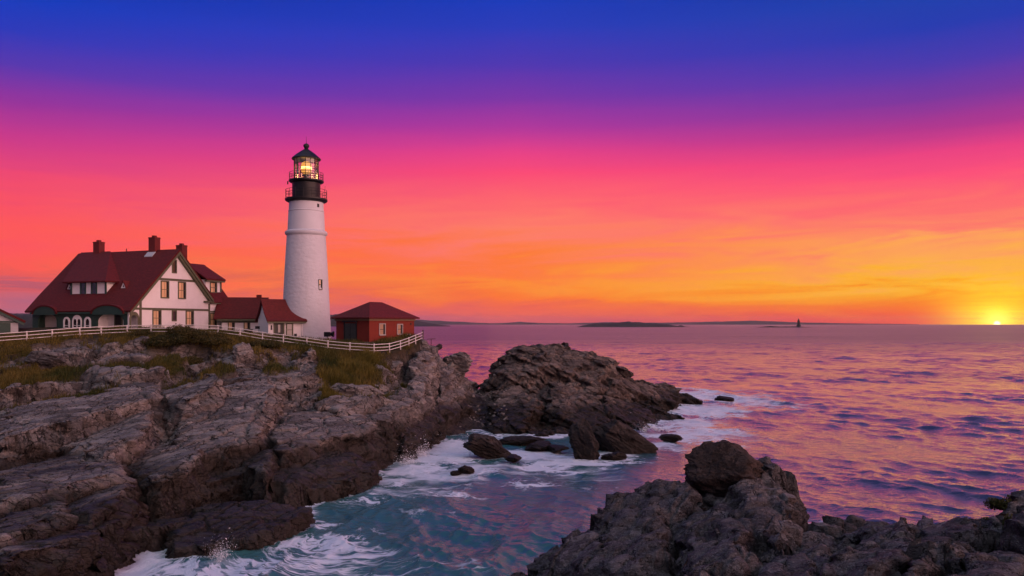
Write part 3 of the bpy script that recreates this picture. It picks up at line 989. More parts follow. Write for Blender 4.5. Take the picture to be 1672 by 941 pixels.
FSLABS = make_slabs(fbase, [
    [(925, 872, .1), (1010, 840, .15), (1080, 832, .3), (1090, 900, .4), (1010, 950, .35), (900, 935, .2)],
    [(1110, 850, .15), (1190, 828, .2), (1225, 850, .38), (1215, 920, .45), (1120, 945, .4)],
    [(1190, 800, .1), (1235, 768, .15), (1285, 782, .22), (1300, 850, .35), (1240, 872, .35)],
    [(1395, 870, .1), (1420, 845, .12), (1488, 840, .2), (1492, 900, .38), (1400, 945, .35)],
    [(1500, 856, .1), (1540, 830, .1), (1600, 820, .15), (1602, 866, .3), (1480, 945, .38)],
    [(1600, 890, .2), (1672, 875, .2), (1690, 960, .35), (1510, 965, .35)],
    [(1030, 830, .1), (1080, 800, .1), (1120, 780, .15), (1140, 820, .28), (1080, 850, .28)],
    [(1250, 900, .1), (1330, 880, .12), (1370, 900, .25), (1340, 960, .35), (1240, 960, .3)],
], 9, 24)


def fore(x, y):
    b = fbase(x, y)

    def big(cx, cy, du, dv, r):
        return fbase(cx, cy) * .5 + b * .5 + (r[0] - .5) * .45 + 1.0 * tent(du, dv, r, .55)

    def mid(cx, cy, du, dv, r):
        return (r[0] - .5) * .26 + tent(du, dv, r, .9)

    def sml(cx, cy, du, dv, r):
        return (r[0] - .5) * .07 + tent(du, dv, r, .6)
    hb, eb = blocks(x, y, 2.6, 1.5, R(48), 211, big, .12, .4)
    hm, em = blocks(x, y, .95, .5, R(55), 223, mid, .07, .3)
    hs, es = blocks(x, y, .33, .18, R(40), 237, sml, .2, .45)
    z, ins = add_slabs(FSLABS, x, y, hb.copy(), .10, 911, 2.2)
    q = 1 - .55 * ins
    z = z + q * (hm * .7 + hs * .6) + .09 * fbm(x / .8, y / .8, 901, 6, .52) + .20 * sstep(9, 4, x) - .10
    z = z - .12 * np.exp(-(eb / .05) ** 2) - .06 * np.exp(-(em / .06) ** 2)
    ck = np.maximum(np.exp(-(eb / .05) ** 2) * .8, .6 * np.exp(-(em / .06) ** 2))
    return z, ck


XF, YF, fgrad = adapt(lambda x, y: fore(x, y)[0], FX0, FX1, FY0, FY1, .05, 700, 600, .4)
ZF, CKF = fore(XF, YF)
s1, s2, s3 = strata(XF, YF, ZF, fgrad, (.5, .2), 4.0, .20, 951, along=.4)
VF = np.stack([XF + s1 + .07 * fbm(XF / .35 + ZF * 2, YF / .35 + ZF * 2, 911, 4), YF + s2 + .07 * fbm(XF / .35 - 2 * ZF, YF / .35 + 2 * ZF, 921, 4), ZF + s3], -1).reshape(-1, 3)
FF = grid_faces(XF.shape[1], XF.shape[0])
o = mesh_np('rocky_shore', VF, FF, M_FORE, None, True, {'crack': CKF, 'grass': np.zeros(XF.size)})
tag(o, kind='structure')


def fz1(x, y):
    z, c = fore(np.array([x]), np.array([y]))
    return float(z[0])


# ------------------------------------------------------------------ the sea
def sea_material():
    m, t = material('sea_water')
    pos = t.node('ShaderNodeNewGeometry').outputs['Position']
    foam = t.node('ShaderNodeAttribute', attribute_name='foam').outputs['Fac']
    fu = t.node('ShaderNodeAttribute', attribute_name='flow_u').outputs['Fac']
    fv = t.node('ShaderNodeAttribute', attribute_name='flow_v').outputs['Fac']
    near = t.node('ShaderNodeAttribute', attribute_name='near').outputs['Fac']
    calm = t.noise(t.vmul(pos, (.004, .016, 0)), 1.0, 4, .55, .5)
    w1 = t.noise(t.vmul(pos, (.9, 1.5, 0)), 1.0, 5, .6, .5)
    w2 = t.noise(t.vmul(pos, (.16, .30, 0)), 1.0, 4, .6, .5)
    w3 = t.noise(t.vmul(pos, (3.2, 4.6, 0)), 1.0, 3, .6, .3)
    h = t.math('ADD', t.math('MULTIPLY', w1, t.mixf(near, .34, .13)), t.math('ADD', t.math('MULTIPLY', w3, .045), t.math('MULTIPLY', t.noise(t.vmul(pos, (8.5, 11.0, 0)), 1.0, 2, .6), .010)))
    h = t.math('ADD', h, t.math('MULTIPLY', t.math('MULTIPLY', w2, 2.0), t.math('SUBTRACT', 1.0, near)))
    w4 = t.noise(t.vmul(pos, (.38, .75, 0)), 1.0, 4, .6, .5)
    h = t.math('ADD', h, t.math('MULTIPLY', t.math('MULTIPLY', w4, .9), t.math('SUBTRACT', 1.0, near)))
    bstr = t.rng(calm, .38, .62, .45, 1.0)
    # foam: lace drawn out along the flow of the backwash
    fvec = t.vec(fu, fv, 0.0)
    wv = t.noise(fvec, .9, 4, .6, 0, 1)
    fw = t.vadd(fvec, t.vmul(t.vadd(wv, (-.5, -.5, 0)), (2.1, 2.1, 0)))
    vo = t.node('ShaderNodeTexVoronoi', feature='DISTANCE_TO_EDGE', ins={'Vector': fw, 'Scale': .75})
    vo2 = t.node('ShaderNodeTexVoronoi', feature='DISTANCE_TO_EDGE', ins={'Vector': fw, 'Scale': 2.1})
    lace = t.math('MAXIMUM', t.rng(vo.outputs[0], .16, .0), t.math('MULTIPLY', t.rng(vo2.outputs[0], .2, 0.0), .85))
    cloud = t.noise(fvec, .8, 6, .68, .6)
    pat = t.math('ADD', t.math('MULTIPLY', lace, .5), t.math('MULTIPLY', t.rng(cloud, .3, .7), .5))
    thr = t.math('SUBTRACT', 1.0, foam)
    fm = t.rng(t.math('SUBTRACT', pat, thr), -.02, .30, 0, 1, True)
    fm = t.math('MULTIPLY', fm, t.rng(foam, .02, .12))
    cove = t.node('ShaderNodeAttribute', attribute_name='cove').outputs['Fac']
    milk = t.node('ShaderNodeAttribute', attribute_name='milk').outputs['Fac']
    col = t.mix(cove, (.034, .058, .094, 1), (.034, .125, .135, 1))
    col = t.mix(foam, col, (.060, .155, .165, 1))
    soft = t.noise(t.vadd(t.vmul(fvec, (.55, 1.0, 0)), t.vmul(wv, (.8, .8, 0))), 1.2, 6, .6, .8)
    fm = t.math('MAXIMUM', fm, t.math('MULTIPLY', t.rng(t.math('ADD', soft, t.math('MULTIPLY', milk, .62)), .62, 1.02, 0, 1, True), t.rng(milk, .0, .25, 0, .9)))
    bp = t.node('ShaderNodeBump', ins={'Height': h, 'Distance': 1.0, 'Strength': bstr})
    wat = t.node('ShaderNodeBsdfPrincipled', ins={'Base Color': col, 'Roughness': t.mixf(near, .36, .05), 'IOR': t.mixf(cove, 1.5, 1.31), 'Specular IOR Level': .5, 'Coat Weight': t.mixf(cove, .22, 0.0), 'Coat Roughness': .12, 'Coat Normal': bp.outputs[0], 'Normal': bp.outputs[0]})
    fbp = t.node('ShaderNodeBump', ins={'Height': pat, 'Distance': .12, 'Strength': .7, 'Normal': bp.outputs[0]})
    fo = t.node('ShaderNodeBsdfPrincipled', ins={'Base Color': (.64, .71, .82, 1), 'Roughness': .8, 'Specular IOR Level': .2, 'Normal': fbp.outputs[0]})
    mx = t.node('ShaderNodeMixShader', ins={0: t.math('MULTIPLY', fm, .92), 1: wat.outputs[0], 2: fo.outputs[0]})
    t.node('ShaderNodeOutputMaterial', ins={'Surface': mx.outputs[0]})
    return m


yrow = [14.0]
while yrow[-1] < 500:
    yrow.append(yrow[-1] * 1.0036)
while yrow[-1] < 14000:
    yrow.append(yrow[-1] * 1.03)
yrow = np.array(yrow)
s_in = np.arange(-.72, .72001, .0030)
s_l = -.72 - np.cumsum(np.geomspace(.004, .35, 26))[::-1]
s_r = .72 + np.cumsum(np.geomspace(.004, .35, 26))
srow = np.concatenate([s_l, s_in, s_r])
S, YS = np.meshgrid(srow, yrow)
XS = S * (YS + 4)
wave = np.zeros_like(XS)
ddx = np.zeros_like(XS)
ddy = np.zeros_like(XS)
wr = np.random.default_rng(3)
cell = YS * .0033
for k in range(96):
    L = .6 * (13 / .6) ** wr.random()
    a = R(200 + 62 * (wr.random() - .5) * 2)     # the swell rolls in from the open sea ahead and to the right
    kx, ky = math.cos(a) * 2 * math.pi / L, math.sin(a) * 2 * math.pi / L
    A = .0084 * L ** .58 * (.5 + wr.random())
    ph = kx * XS + ky * YS + wr.random() * 6.28
    fade = 1 - sstep(.18, .45, cell / L)
    wave += A * fade * np.cos(ph)
    ddx += -1.15 * A * fade * math.cos(a) * np.sin(ph)
    ddy += -1.15 * A * fade * math.sin(a) * np.sin(ph)
grp = .75 + .9 * fbm(XS / 18, YS / 18, 61, 3)
shelter = 1.0
near_a = np.clip(1.15 - (YS / 520), 0, 1)
wave *= grp * shelter
# foam: what the land breaks up, plus the backwash in the cove
FOAMS = [(560, 890, 4.2, 0.69), (480, 915, 3.4, 0.62), (400, 930, 3.0, 0.62), (350, 930, 1.8, 0.62), (300, 930, 2.4, 0.56), (620, 870, 2.8, 0.51), (540, 856, 2.0, 0.69), (600, 925, 3.0, 0.43),
         (640, 790, 3.0, 0.59), (690, 765, 4.0, 0.75), (760, 745, 5.0, 0.77), (840, 742, 4.0, 0.79), (740, 725, 4.0, 0.81), (760, 770, 5, 0.55), (900, 760, 4.0, 0.71), (960, 755, 4.0, 0.69), (1010, 750, 4, 0.69), (820, 720, 3, 0.79),
         (860, 790, 4, 0.45), (600, 815, 3.0, 0.55), (720, 805, 4.5, 0.49), (1075, 730, 4.5, 0.71), (1120, 700, 6.5, 0.81), (1140, 670, 8.0, 0.89), (1175, 652, 9.0, 0.71), (1130, 645, 9.0, 0.81), (1220, 655, 8, 0.51), (1090, 712, 4.5, 0.75), (1160, 720, 6.0, 0.51),
         (1290, 865, 2.5, 0.39), (1000, 800, 4.0, 0.35), (700, 840, 3, 0.37), (660, 925, 2.5, 0.49), (760, 930, 2.2, 0.43), (800, 940, 1.6, 0.43)]
foam = np.zeros_like(XS)
m = (YS < 240) & (abs(S) < .8)
xm, ym = XS[m], YS[m]
fn = fbm(xm / 2.2, ym / 2.2, 77, 4)
fa = np.zeros(xm.shape)
for a, b, r, k in FOAMS:
    p = W(a, b)
    ry = r * max(1.0, p.y / 70)
    d = np.hypot((xm - p.x) / r, (ym - p.y) / ry) + .55 * fn
    fa = np.maximum(fa, k * sstep(1.25, .15, d))
cb = base(xm, ym)
cb = np.where((xm > CX0) & (xm < CX1 + 3) & (ym > CY0 - 3) & (ym < CY1), cb, -9)
ib = np.where((xm > IX0) & (xm < IX1 + 4) & (ym > IY0 - 3) & (ym < IY1 + 4), ibase(xm, ym), -9)
fa = np.maximum(fa, .62 * sstep(-1.9, -.2, np.maximum(cb, ib) + .9 * fn))
fa = fa * (1 + .5 * fbm(xm / 5, ym / 5, 99, 3))
foam[m] = np.clip(fa, 0, 1)
milk = np.zeros_like(XS)
mk = np.zeros(xm.shape)
for a, b, r, k in [(1130, 690, 5.0, .82), (1150, 665, 7, .80), (1135, 646, 9, .74), (1190, 650, 12, .58), (1230, 658, 10, .42), (1100, 712, 4.0, .8), (1060, 728, 4, .8), (1000, 745, 3.5, .75), (940, 752, 3.5, .7), (870, 745, 4, .8), (800, 740, 4, .9), (740, 735, 4, .9),
                   (700, 750, 3.5, .95), (672, 768, 3.0, .95), (735, 775, 4.5, .74), (690, 800, 3.5, .5), (780, 765, 4, .7), (640, 782, 2.4, .7), (840, 772, 4, .5), (620, 805, 2.4, .5), (370, 925, 1.6, .42), (320, 932, 1.4, .36), (450, 925, 2.0, .35), (1290, 862, 3.0, .45), (1320, 850, 2.5, .35), (1160, 708, 7, .55), (960, 775, 5, .3)]:
    p = W(a, b)
    d = np.hypot((xm - p.x) / r, (ym - p.y) / (r * max(1.0, p.y / 70))) + .45 * fn
    mk = np.maximum(mk, k * sstep(1.3, .1, d))
mk = np.maximum(mk, .34 * sstep(-1.5, -.1, np.maximum(cb, ib) + .7 * fn))
milk[m] = np.clip(mk, 0, 1)
cove_a = sstep(16, -2, XS - .12 * (YS - 40) + 3 * fbm(XS / 9, YS / 9, 41, 3)) * sstep(110, 75, YS)
c0 = W(505, 880)
rx, ry_ = XS - c0.x, YS - c0.y
rad, th = np.hypot(rx, ry_), np.arctan2(ry_, rx)
tw = 1.9 * np.exp(-(rad / 5.5) ** 2)
ca_, sa_ = np.cos(tw), np.sin(tw)
rx2, ry2 = rx * ca_ - ry_ * sa_, rx * sa_ + ry_ * ca_
flow_u = rx2 * .42 + ry2 * .10
flow_v = ry2 * .60 - rx2 * .12
wave *= 1 - .35 * np.clip(foam, 0, 1)
VS = np.stack([XS + ddx * shelter, YS + ddy * shelter, wave], -1).reshape(-1, 3)
o = mesh_np('sea', VS, grid_faces(len(srow), len(yrow)), sea_material(), None, True, {'foam': foam, 'cove': cove_a, 'milk': milk, 'flow_u': flow_u, 'flow_v': flow_v, 'near': near_a})
tag(o, kind='structure')

# ------------------------------------------------------------------ far land
M_FAR = paint('far_land', (.035, .035, .030), .9, .3, .01)


def ridge(name, prof, D, depth, base_y=None, seed=1, rough=.6):
    """a low hill: prof is (pixel x, pixel y of the skyline), at distance D, DEPTH metres thick"""
    px = np.linspace(prof[0][0], prof[-1][0], 260)
    hy = np.interp(px, [p[0] for p in prof], [p[1] for p in prof])
    hgt = (529 - hy) / FPX * D + CAM_Z
    hgt = np.maximum(hgt, 0) * (1 + .10 * rough * fbm(px / 14, px * 0, seed, 5)) - 1.0
    n = 14
    v = np.linspace(0, 1, n)
    Xr = (px - 836) / FPX * D
    VV = []
    for k in range(n):
        prof_k = np.sin(math.pi * v[k]) ** .7
        VV.append(np.stack([Xr * (1 + depth / D * (v[k] - .5)), np.full_like(Xr, D + depth * (v[k] - .5)), hgt * prof_k * (1 + .2 * rough * fbm(px / 9, px * 0 + k * .7, seed + 5, 4)) - .5], -1))
    return mesh_np(name, np.array(VV).reshape(-1, 3), grid_faces(len(px), n), M_FAR)


o = ridge('far_hills', [(640, 521), (680, 522), (720, 524), (760, 526), (800, 528), (830, 527), (850, 525.5), (880, 527.5), (930, 528), (990, 526), (1050, 527), (1120, 526.5), (1180, 525), (1230, 523.5), (1290, 526), (1380, 528), (1500, 529.5)], 12500, 1800, seed=3)
tag(o, kind='structure')
o = ridge('hills', [(-300, 505), (-100, 508), (0, 511), (50, 512), (120, 514), (300, 514), (480, 512), (560, 513), (640, 520), (672, 522), (690, 525), (715, 529.5), (735, 531.5)], 3800, 700, seed=8)
tag(o, kind='structure')
o = ridge('shore_hills', [(-400, 505), (-200, 509), (0, 511), (60, 512.5), (110, 515), (150, 522), (190, 534), (215, 546)], 900, 160, seed=9)
tag(o, kind='structure')
o = ridge('wooded_island', [(940, 533.8), (952, 530.5), (975, 527.5), (1000, 526), (1030, 525.6), (1060, 527.0), (1090, 529.2), (1106, 531.6), (1112, 530.4), (1120, 533.0), (1140, 534.3)], 2900, 260, seed=14, rough=1.0)
tag(o, 'low dark wooded island lying out on the horizon', 'island')
o = ridge('rock_ledge', [(1226, 534.6), (1245, 533.2), (1258, 531.6), (1275, 533.0), (1290, 532.6), (1304, 532.4), (1314, 533.4), (1340, 534.7)], 2550, 70, seed=19, rough=1.0)
tag(o, 'thin dark rock ledge under the tiny distant lighthouse', 'ledge')
# small lighthouse on the ledge
p = P(1304, 533.2, 2550)
t_ = thing('distant_lighthouse', 'tiny dark lighthouse silhouetted on a rock ledge at the horizon', 'lighthouse', (p.x, p.y, p.z))
MB().lathe([(6.5, 0), (6.2, 4), (4.6, 5), (3.6, 18)], 20).build('tower', M_FAR, t_, smooth=30)
MB().lathe([(4.3, 18.0), (4.3, 18.8)], 20).build('gallery', M_FAR, t_)
MB().lathe([(2.3, 18.8), (2.3, 22.0), (2.7, 22.1), (.4, 24.4), (.3, 26)], 16).build('lantern', M_FAR, t_)

# ------------------------------------------------------------------ the sea air
hz, ht = material('sea_haze')
pv = ht.node('ShaderNodeVolumePrincipled', ins={'Color': (.95, .88, .90, 1), 'Density': 1.9e-5, 'Anisotropy': 0.0})
ht.node('ShaderNodeOutputMaterial', ins={'Volume': pv.outputs[0]})
m = MB()
m.box(-19000, 19000, -400, 14800, -9.0, 140.0)
tag(m.build('haze', hz), kind='stuff')

# ------------------------------------------------------------------ lighthouse
TX, TY, TZ = -24.8, 96.0, 9.35
lh = thing('lighthouse', 'tall white stone lighthouse with black lantern room and glowing lamp', 'lighthouse', (TX, TY, TZ))
px_m = 96 / FPX


def tz(y): return CAM_Z - (y - 529) * px_m - TZ


prof = [(2.98, -.6), (2.96, .0), (2.78, tz(510)), (2.52, tz(440)), (2.28, tz(386))]
pp = []
for (a, b), (c, d) in zip(prof[:-1], prof[1:]):
    for k in range(6):
        pp.append((a + (c - a) * k / 6, b + (d - b) * k / 6))
pp.append(prof[-1])
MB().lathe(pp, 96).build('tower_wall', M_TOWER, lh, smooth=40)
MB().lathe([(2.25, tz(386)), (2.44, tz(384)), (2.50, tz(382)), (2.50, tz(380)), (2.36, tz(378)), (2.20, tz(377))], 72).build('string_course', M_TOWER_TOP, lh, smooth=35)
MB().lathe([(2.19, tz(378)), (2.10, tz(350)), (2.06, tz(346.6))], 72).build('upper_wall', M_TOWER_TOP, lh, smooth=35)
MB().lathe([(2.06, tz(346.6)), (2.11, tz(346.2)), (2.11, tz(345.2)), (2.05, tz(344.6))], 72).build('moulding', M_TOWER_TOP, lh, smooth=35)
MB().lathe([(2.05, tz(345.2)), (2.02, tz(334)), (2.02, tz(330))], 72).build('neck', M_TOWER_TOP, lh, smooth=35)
MB().lathe([(2.02, tz(331.5)), (2.16, tz(331)), (2.38, tz(329.6)), (2.50, tz(328)), (2.50, tz(325.6)), (1.5, tz(325.4))], 72).build('gallery_deck', M_BLACK, lh, smooth=35)
MB().lathe([(1.66, tz(325.6)), (1.66, tz(299.5))], 64).build('watch_room', M_BLACK, lh, smooth=35)
MB().lathe([(1.66, tz(300)), (1.95, tz(298.6)), (2.06, tz(297.4)), (2.06, tz(295.2)), (1.3, tz(295))], 64).build('lantern_deck', M_BLACK, lh, smooth=35)


def railing(name, r, y0, y1, nposts, rails, parent):
    m = MB()
    for k in range(nposts):
        t = 2 * math.pi * (k + .3) / nposts
        x, y = r * math.cos(t), r * math.sin(t)
        m.tube([(x, y, tz(y0)), (x, y, tz(y1))], .028, 6)
    for q in rails:
        zz = tz(y0 + (y1 - y0) * q)
        ring = [(r * math.cos(2 * math.pi * k / 48), r * math.sin(2 * math.pi * k / 48), zz) for k in range(49)]
        m.tube(ring, .024, 6)
    return m.build(name, M_BLACK, parent)


railing('gallery_railing', 2.42, 325.4, 311.5, 16, (.35, .68, 1.0), lh)
railing('lantern_railing', 2.0, 295, 283.5, 14, (.35, .68, 1.0), lh)
MB().lathe([(1.42, tz(295)), (1.42, tz(260))], 16, cap=False).build('lantern_glass', M_LGLASS, lh)
mu = MB()
for k in range(16):
    t = 2 * math.pi * (k + .5) / 16
    x, y = 1.44 * math.cos(t), 1.44 * math.sin(t)
    mu.tube([(x, y, tz(295)), (x, y, tz(260))], .034, 6)
for yy in (294.4, 286.5, 277.8, 269, 260.6):
    mu.tube([(1.44 * math.cos(2 * math.pi * (k + .5) / 16), 1.44 * math.sin(2 * math.pi * (k + .5) / 16), tz(yy)) for k in range(17)], .032, 6)
mu.build('lantern_frame', M_BLACK, lh)
rf = MB().lathe([(1.40, tz(261.5)), (1.70, tz(261.4)), (1.74, tz(259.6)), (1.62, tz(258)), (1.15, tz(252.5)), (.62, tz(247.2)), (.34, tz(244.8)), (.22, tz(243.4)), (.22, tz(241.6))], 16).build('lantern_roof', M_BLACK, lh)
MB().lathe([(.20, tz(243)), (.26, tz(242.4)), (.24, tz(241.6)), (.33, tz(240.4)), (.36, tz(238.6)), (.34, tz(237)), (.24, tz(235.6)), (.10, tz(234.8)), (.05, tz(234))], 24).build('vent_ball', M_BLACK, rf, smooth=40)
MB().tube([(0, 0, tz(235)), (0, 0, tz(222.5))], .035, 6, .012).build('lightning_rod', M_BLACK, rf)
ln = MB().lathe([(.16, tz(291)), (.22, tz(290)), (.30, tz(285)), (.55, tz(282)), (.62, tz(278)), (.62, tz(271)), (.52, tz(267)), (.32, tz(264.5))], 24).build('lens', [M_LENS], lh, smooth=40)
MB().lathe([(.05, tz(281.5)), (.45, tz(279.5)), (.66, tz(276)), (.66, tz(274)), (.45, tz(270.5)), (.05, tz(268.5))], 24).build('lamp', M_BULB, ln, smooth=60)
MB().lathe([(.28, tz(295)), (.28, tz(288)), (.5, tz(287)), (.5, tz(285.5))], 16).build('pedestal', M_BLACK, lh)
ld = bpy.data.lights.new('lamp_light', 'POINT')
ld.energy = 260
ld.color = (1.0, .55, .18)
ld.shadow_soft_size = .5
lo = bpy.data.objects.new('lamp_light', ld)
COL.objects.link(lo)
lo.parent = lh
lo.location = (0, 0, tz(275) + .02)
lo.location.y = -.95
# stair window in the tower, and the small opening under the gallery


def on_tower(z, ang, r):
    return Matrix.Translation((r * math.cos(ang), r * math.sin(ang), z)) @ Matrix.Rotation(ang, 4, 'Z')


ta = math.atan2(-96, 24.8) + R(38)
m4 = on_tower(tz(466), ta, 2.62)
wn = MB().box(-.35, .06, -.27, -.20, -.62, .62, m4).box(-.35, .06, .20, .27, -.62, .62, m4).box(-.35, .06, -.2, .2, .55, .62, m4).box(-.35, .09, -.22, .22, -.64, -.55, m4).build('window', M_TRIM, lh)
MB().box(-.3, -.0, -.2, .2, -.55, .55, m4).build('pane', M_PANE, wn)
MB().box(-.3, .012, -.2, .2, -.03, .03, m4).box(-.3, .012, .03, .2, -.55, .55, m4).build('sash', M_DARK, wn)
m4 = on_tower(tz(338), ta + R(4), 2.04)
MB().box(-.1, .03, -.14, .14, -.2, .2, m4).build('porthole', M_DARK, lh)
# deck lamps on the gallery
MB().tube([(-1.9, -1.2, tz(299)), (-1.9, -1.2, tz(304))], .08, 8).build('gallery_lamp', M_BLACK, lh)
MB().tube([(2.35, -.4, tz(312)), (2.35, -.4, tz(305))], .02, 6).build('aerial', M_BLACK, lh)

fb = P(536, 546.5, 92.3)
t_ = thing('fog_signal', 'small black fog signal horn on a stand at the foot of the white tower', 'fog horn', (fb.x, fb.y, fb.z))
MB().box(-.45, .25, -.3, .3, -.25, .3).build('horn_box', M_BLACK, t_, .03)
MB().lathe([(.12, 0), (.2, .18), (.34, .42), (.36, .42), (.2, .1)], 16).build('horn_bell', M_DARK, t_).matrix_local = Matrix.Translation((.22, 0, .05)) @ Matrix.Rotation(R(90), 4, 'Y')
MB().tube([(-.1, 0, -.25), (-.1, 0, gz1(fb.x, fb.y) - fb.z - .1)], .05, 8).build('stand', M_LEAD, t_)

# ------------------------------------------------------------------ keeper's house
HX, HY, HZ, HA = -40.0, 95.0, 11.0, R(-21.7)
hs = thing('keepers_house', 'large white keepers house with dark red roof, gable and arched green porch', 'house', (HX, HY, HZ), HA)


def arch(cx, hw, z0, zs, n=14, rise=None):
    rise = hw if rise is None else rise
    pts = [(cx - hw, z0), (cx - hw, zs)]
    for k in range(1, n):
        t = math.pi - math.pi * k / n
        pts.append((cx + hw * math.cos(t), zs + rise * math.sin(t)))
    return pts + [(cx + hw, zs), (cx + hw, z0)]


def roof_y(y):          # height of the roof over the distance y from the ridge
    y = abs(y)
    return 9.42 - 1.0 * y if y < 5.6 else 3.82 - .93 * (y - 5.6) - .0


# walls: one solid under the roof
wp = [(-5.5, -.6), (5.4, -.6), (5.4, 3.7), (0, 9.1), (-5.5, 3.6)]
wl = MB().plate(wp, [], -15.4, 0, 'x').build('wall', M_WHITE, hs)
# rear wing
wp2 = [(-8.0, -.6), (0.02, -.6), (0.02, 3.35), (-4, 7.7), (-8.0, 3.35)]
MB().plate([(a, b) for a, b in wp2], [], 5.2, 8.5, 'y').build('rear_wing_wall', M_WHITE, hs)
rp = [(-7.3, 1.98), (-6.4, 2.95), (-5.4, 4.02), (0, 9.42), (5.65, 3.77), (5.5, 3.60), (0, 9.14), (-5.3, 3.84), (-6.3, 2.80), (-7.25, 1.80)]
rf = MB().plate(rp, [], -16.1, .5, 'x').build('roof', M_ROOF, hs)
MB().plate([(.42, 3.22), (-.8, 4.62), (-4, 8.25), (-8.6, 3.22), (-8.5, 3.05), (-4, 8.0), (-.8, 4.40), (.34, 3.05)], [], 5.25, 8.95, 'y').plate([(-.25, 3.98), (-.8, 4.62), (-4, 8.25), (-8.6, 3.22), (-8.5, 3.05), (-4, 8.0), (-.8, 4.40), (-.25, 3.74)], [], .6, 5.25, 'y').build('rear_wing_roof', M_ROOF, hs)
# rear wing shed dormer with its window, facing the sea
MB().box(-2.6, -.75, 5.55, 8.3, 4.3, 6.1).build('rear_dormer', M_WHITE, hs)
MB().plate([(-4.0, 8.28), (-.35, 6.22), (-.35, 6.02), (-4.0, 8.06)], [], 5.3, 8.7, 'y').build('rear_dormer_roof', M_ROOF, hs)


def trims(name, boxes, parent=hs, mat=M_TRIM):
    m = MB()
    for b in boxes: m.box(*b)
    return m.build(name, mat, parent)


def sash_window(parent, yc, hw, z0, z1, x=0.0, pane=None, fr=.14, cross=True):
    """a window in a wall that faces +x"""
    w = trims('window', [(x - .02, x + .07, yc - hw - fr, yc - hw, z0 - fr, z1 + fr), (x - .02, x + .07, yc + hw, yc + hw + fr, z0 - fr, z1 + fr),
                         (x - .02, x + .07, yc - hw, yc + hw, z1, z1 + fr), (x - .02, x + .10, yc - hw, yc + hw, z0 - fr, z0)], parent)
    MB().box(x - .02, x + .012, yc - hw, yc + hw, z0, z1).build('pane', pane or M_PANE, w)
    sh = [(x + .008, x + .035, yc - hw, yc + hw, (z0 + z1) / 2 - .03, (z0 + z1) / 2 + .03)]
    if cross: sh += [(x + .008, x + .03, yc - .02, yc + .02, z0, z1)]
    trims('sash', sh, w, M_DARK if not cross else M_TRIM)
    trims('dark_reveal', [(x + .009, x + .016, yc + hw * .45, yc + hw, z0, z1)], w, M_DARK)  # flat dark strip over the pane, standing in for the deep frame's dark reveal
    return w


sash_window(hs, -1.85, .50, 3.62, 5.42)
sash_window(hs, .80, .50, 3.62, 5.42)
sash_window(hs, -.40, .24, 6.65, 8.0, pane=M_GLASS, cross=False)
sash_window(hs, -3.05, .52, .35, 1.98)
sash_window(hs, 2.05, .52, .35, 1.98)
sash_window(hs, -.42, .24, .95, 1.98, pane=M_GLASS, cross=False)
sash_window(hs, 6.0, .48, .35, 1.75, x=.022)
sash_window(hs, 6.9, .48, 4.55, 5.7, x=-.748)
trims('trim_band', [(-.02, .06, -3.45, 3.75, 5.60, 5.86), (-.02, .07, -7.0, 5.4, 2.10, 2.34), (.0, .085, -5.2, -4.9, 3.6, 3.8)])
trims('rear_trim', [(.0, .085, 5.4, 8.52, 1.95, 2.12), (.0, .10, 5.2, 5.42, -.5, 3.0), (.0, .10, 8.35, 8.56, -.5, 3.3), (-.02, .38, 5.4, 8.8, 3.02, 3.22), (-.75, -.36, 5.35, 8.6, 5.84, 6.04), (-.76, -.66, 8.1, 8.32, 4.6, 5.9)])
trims('corner_board', [(.0, .09, -5.52, -5.28, -.5, 3.5)])
# rake boards along the gable
MB().plate([(-7.28, 1.79), (0, 9.13), (0, 8.78), (-7.28, 1.44)], [], .40, .53, 'x').plate([(0, 9.13), (5.55, 3.58), (5.55, 3.23), (0, 8.78)], [], .40, .53, 'x').build('rake_board', M_TRIM, hs)
MB().plate([(.02, 8.78), (5.4, 3.36), (5.4, 3.05), (0.02, 8.44)], [], .02, .39, 'x').box(.02, .45, 4.35, 5.75, 3.15, 3.36).build('gable_soffit', M_TRIM, hs)
# porch side under the gable
MB().plate([(-6.95, -.5), (-5.55, -.5), (-5.55, 3.4), (-6.98, 2.0)], [arch(-6.25, .48, -.4, 1.0)], -.22, -.02, 'x').build('porch_gable', M_WHITE, hs)
m = MB()
m.plate(arch(-6.25, .68, -.5, 1.0, rise=.85)[0:] , [arch(-6.25, .48, -.45, 1.0)], -.03, .05, 'x')
m.build('porch_side_arch', M_TRIM, hs)
# porch front, dark green with arches
holes = [arch(-12.75, 1.55, -.3, .75, rise=1.0), arch(-2.85, 2.05, -.3, .75, rise=1.0)]
MB().plate([(-15.2, -.5), (-.25, -.5), (-.25, 2.05), (-15.2, 2.05)], holes, -6.98, -6.76, 'y').build('porch_front', M_GREEN, hs)
for cx, hw in ((-12.75, 1.9), (-2.85, 2.4)):
    a = arch(cx, hw, 1.55, 1.62, rise=.78)
    b = arch(cx, hw - .3, 1.4, 1.5, rise=.62)
    ob = MB().plate(arch(cx, hw, 1.52, 1.58, rise=.95), [], -7.36, -6.9, 'y').build('eyebrow_arch', M_GREEN, hs)
    MB().plate([(cx - hw - .15, 1.62)] + [(cx + (hw + .15) * math.cos(math.pi - math.pi * k / 14), 1.66 + 1.02 * math.sin(math.pi * k / 14)) for k in range(15)] + [(cx + hw - .05, 1.62)] +
               [(cx + (hw - .05) * math.cos(math.pi * k / 14), 1.60 + .93 * math.sin(math.pi * k / 14)) for k in range(1, 14)] + [(cx - hw + .05, 1.62)], [], -7.42, -6.6, 'y').build('hood', M_ROOF, ob)
MB().box(-15.25, -.1, -7.28, -7.16, 1.62, 1.84).build('fascia', M_GREEN, hs)
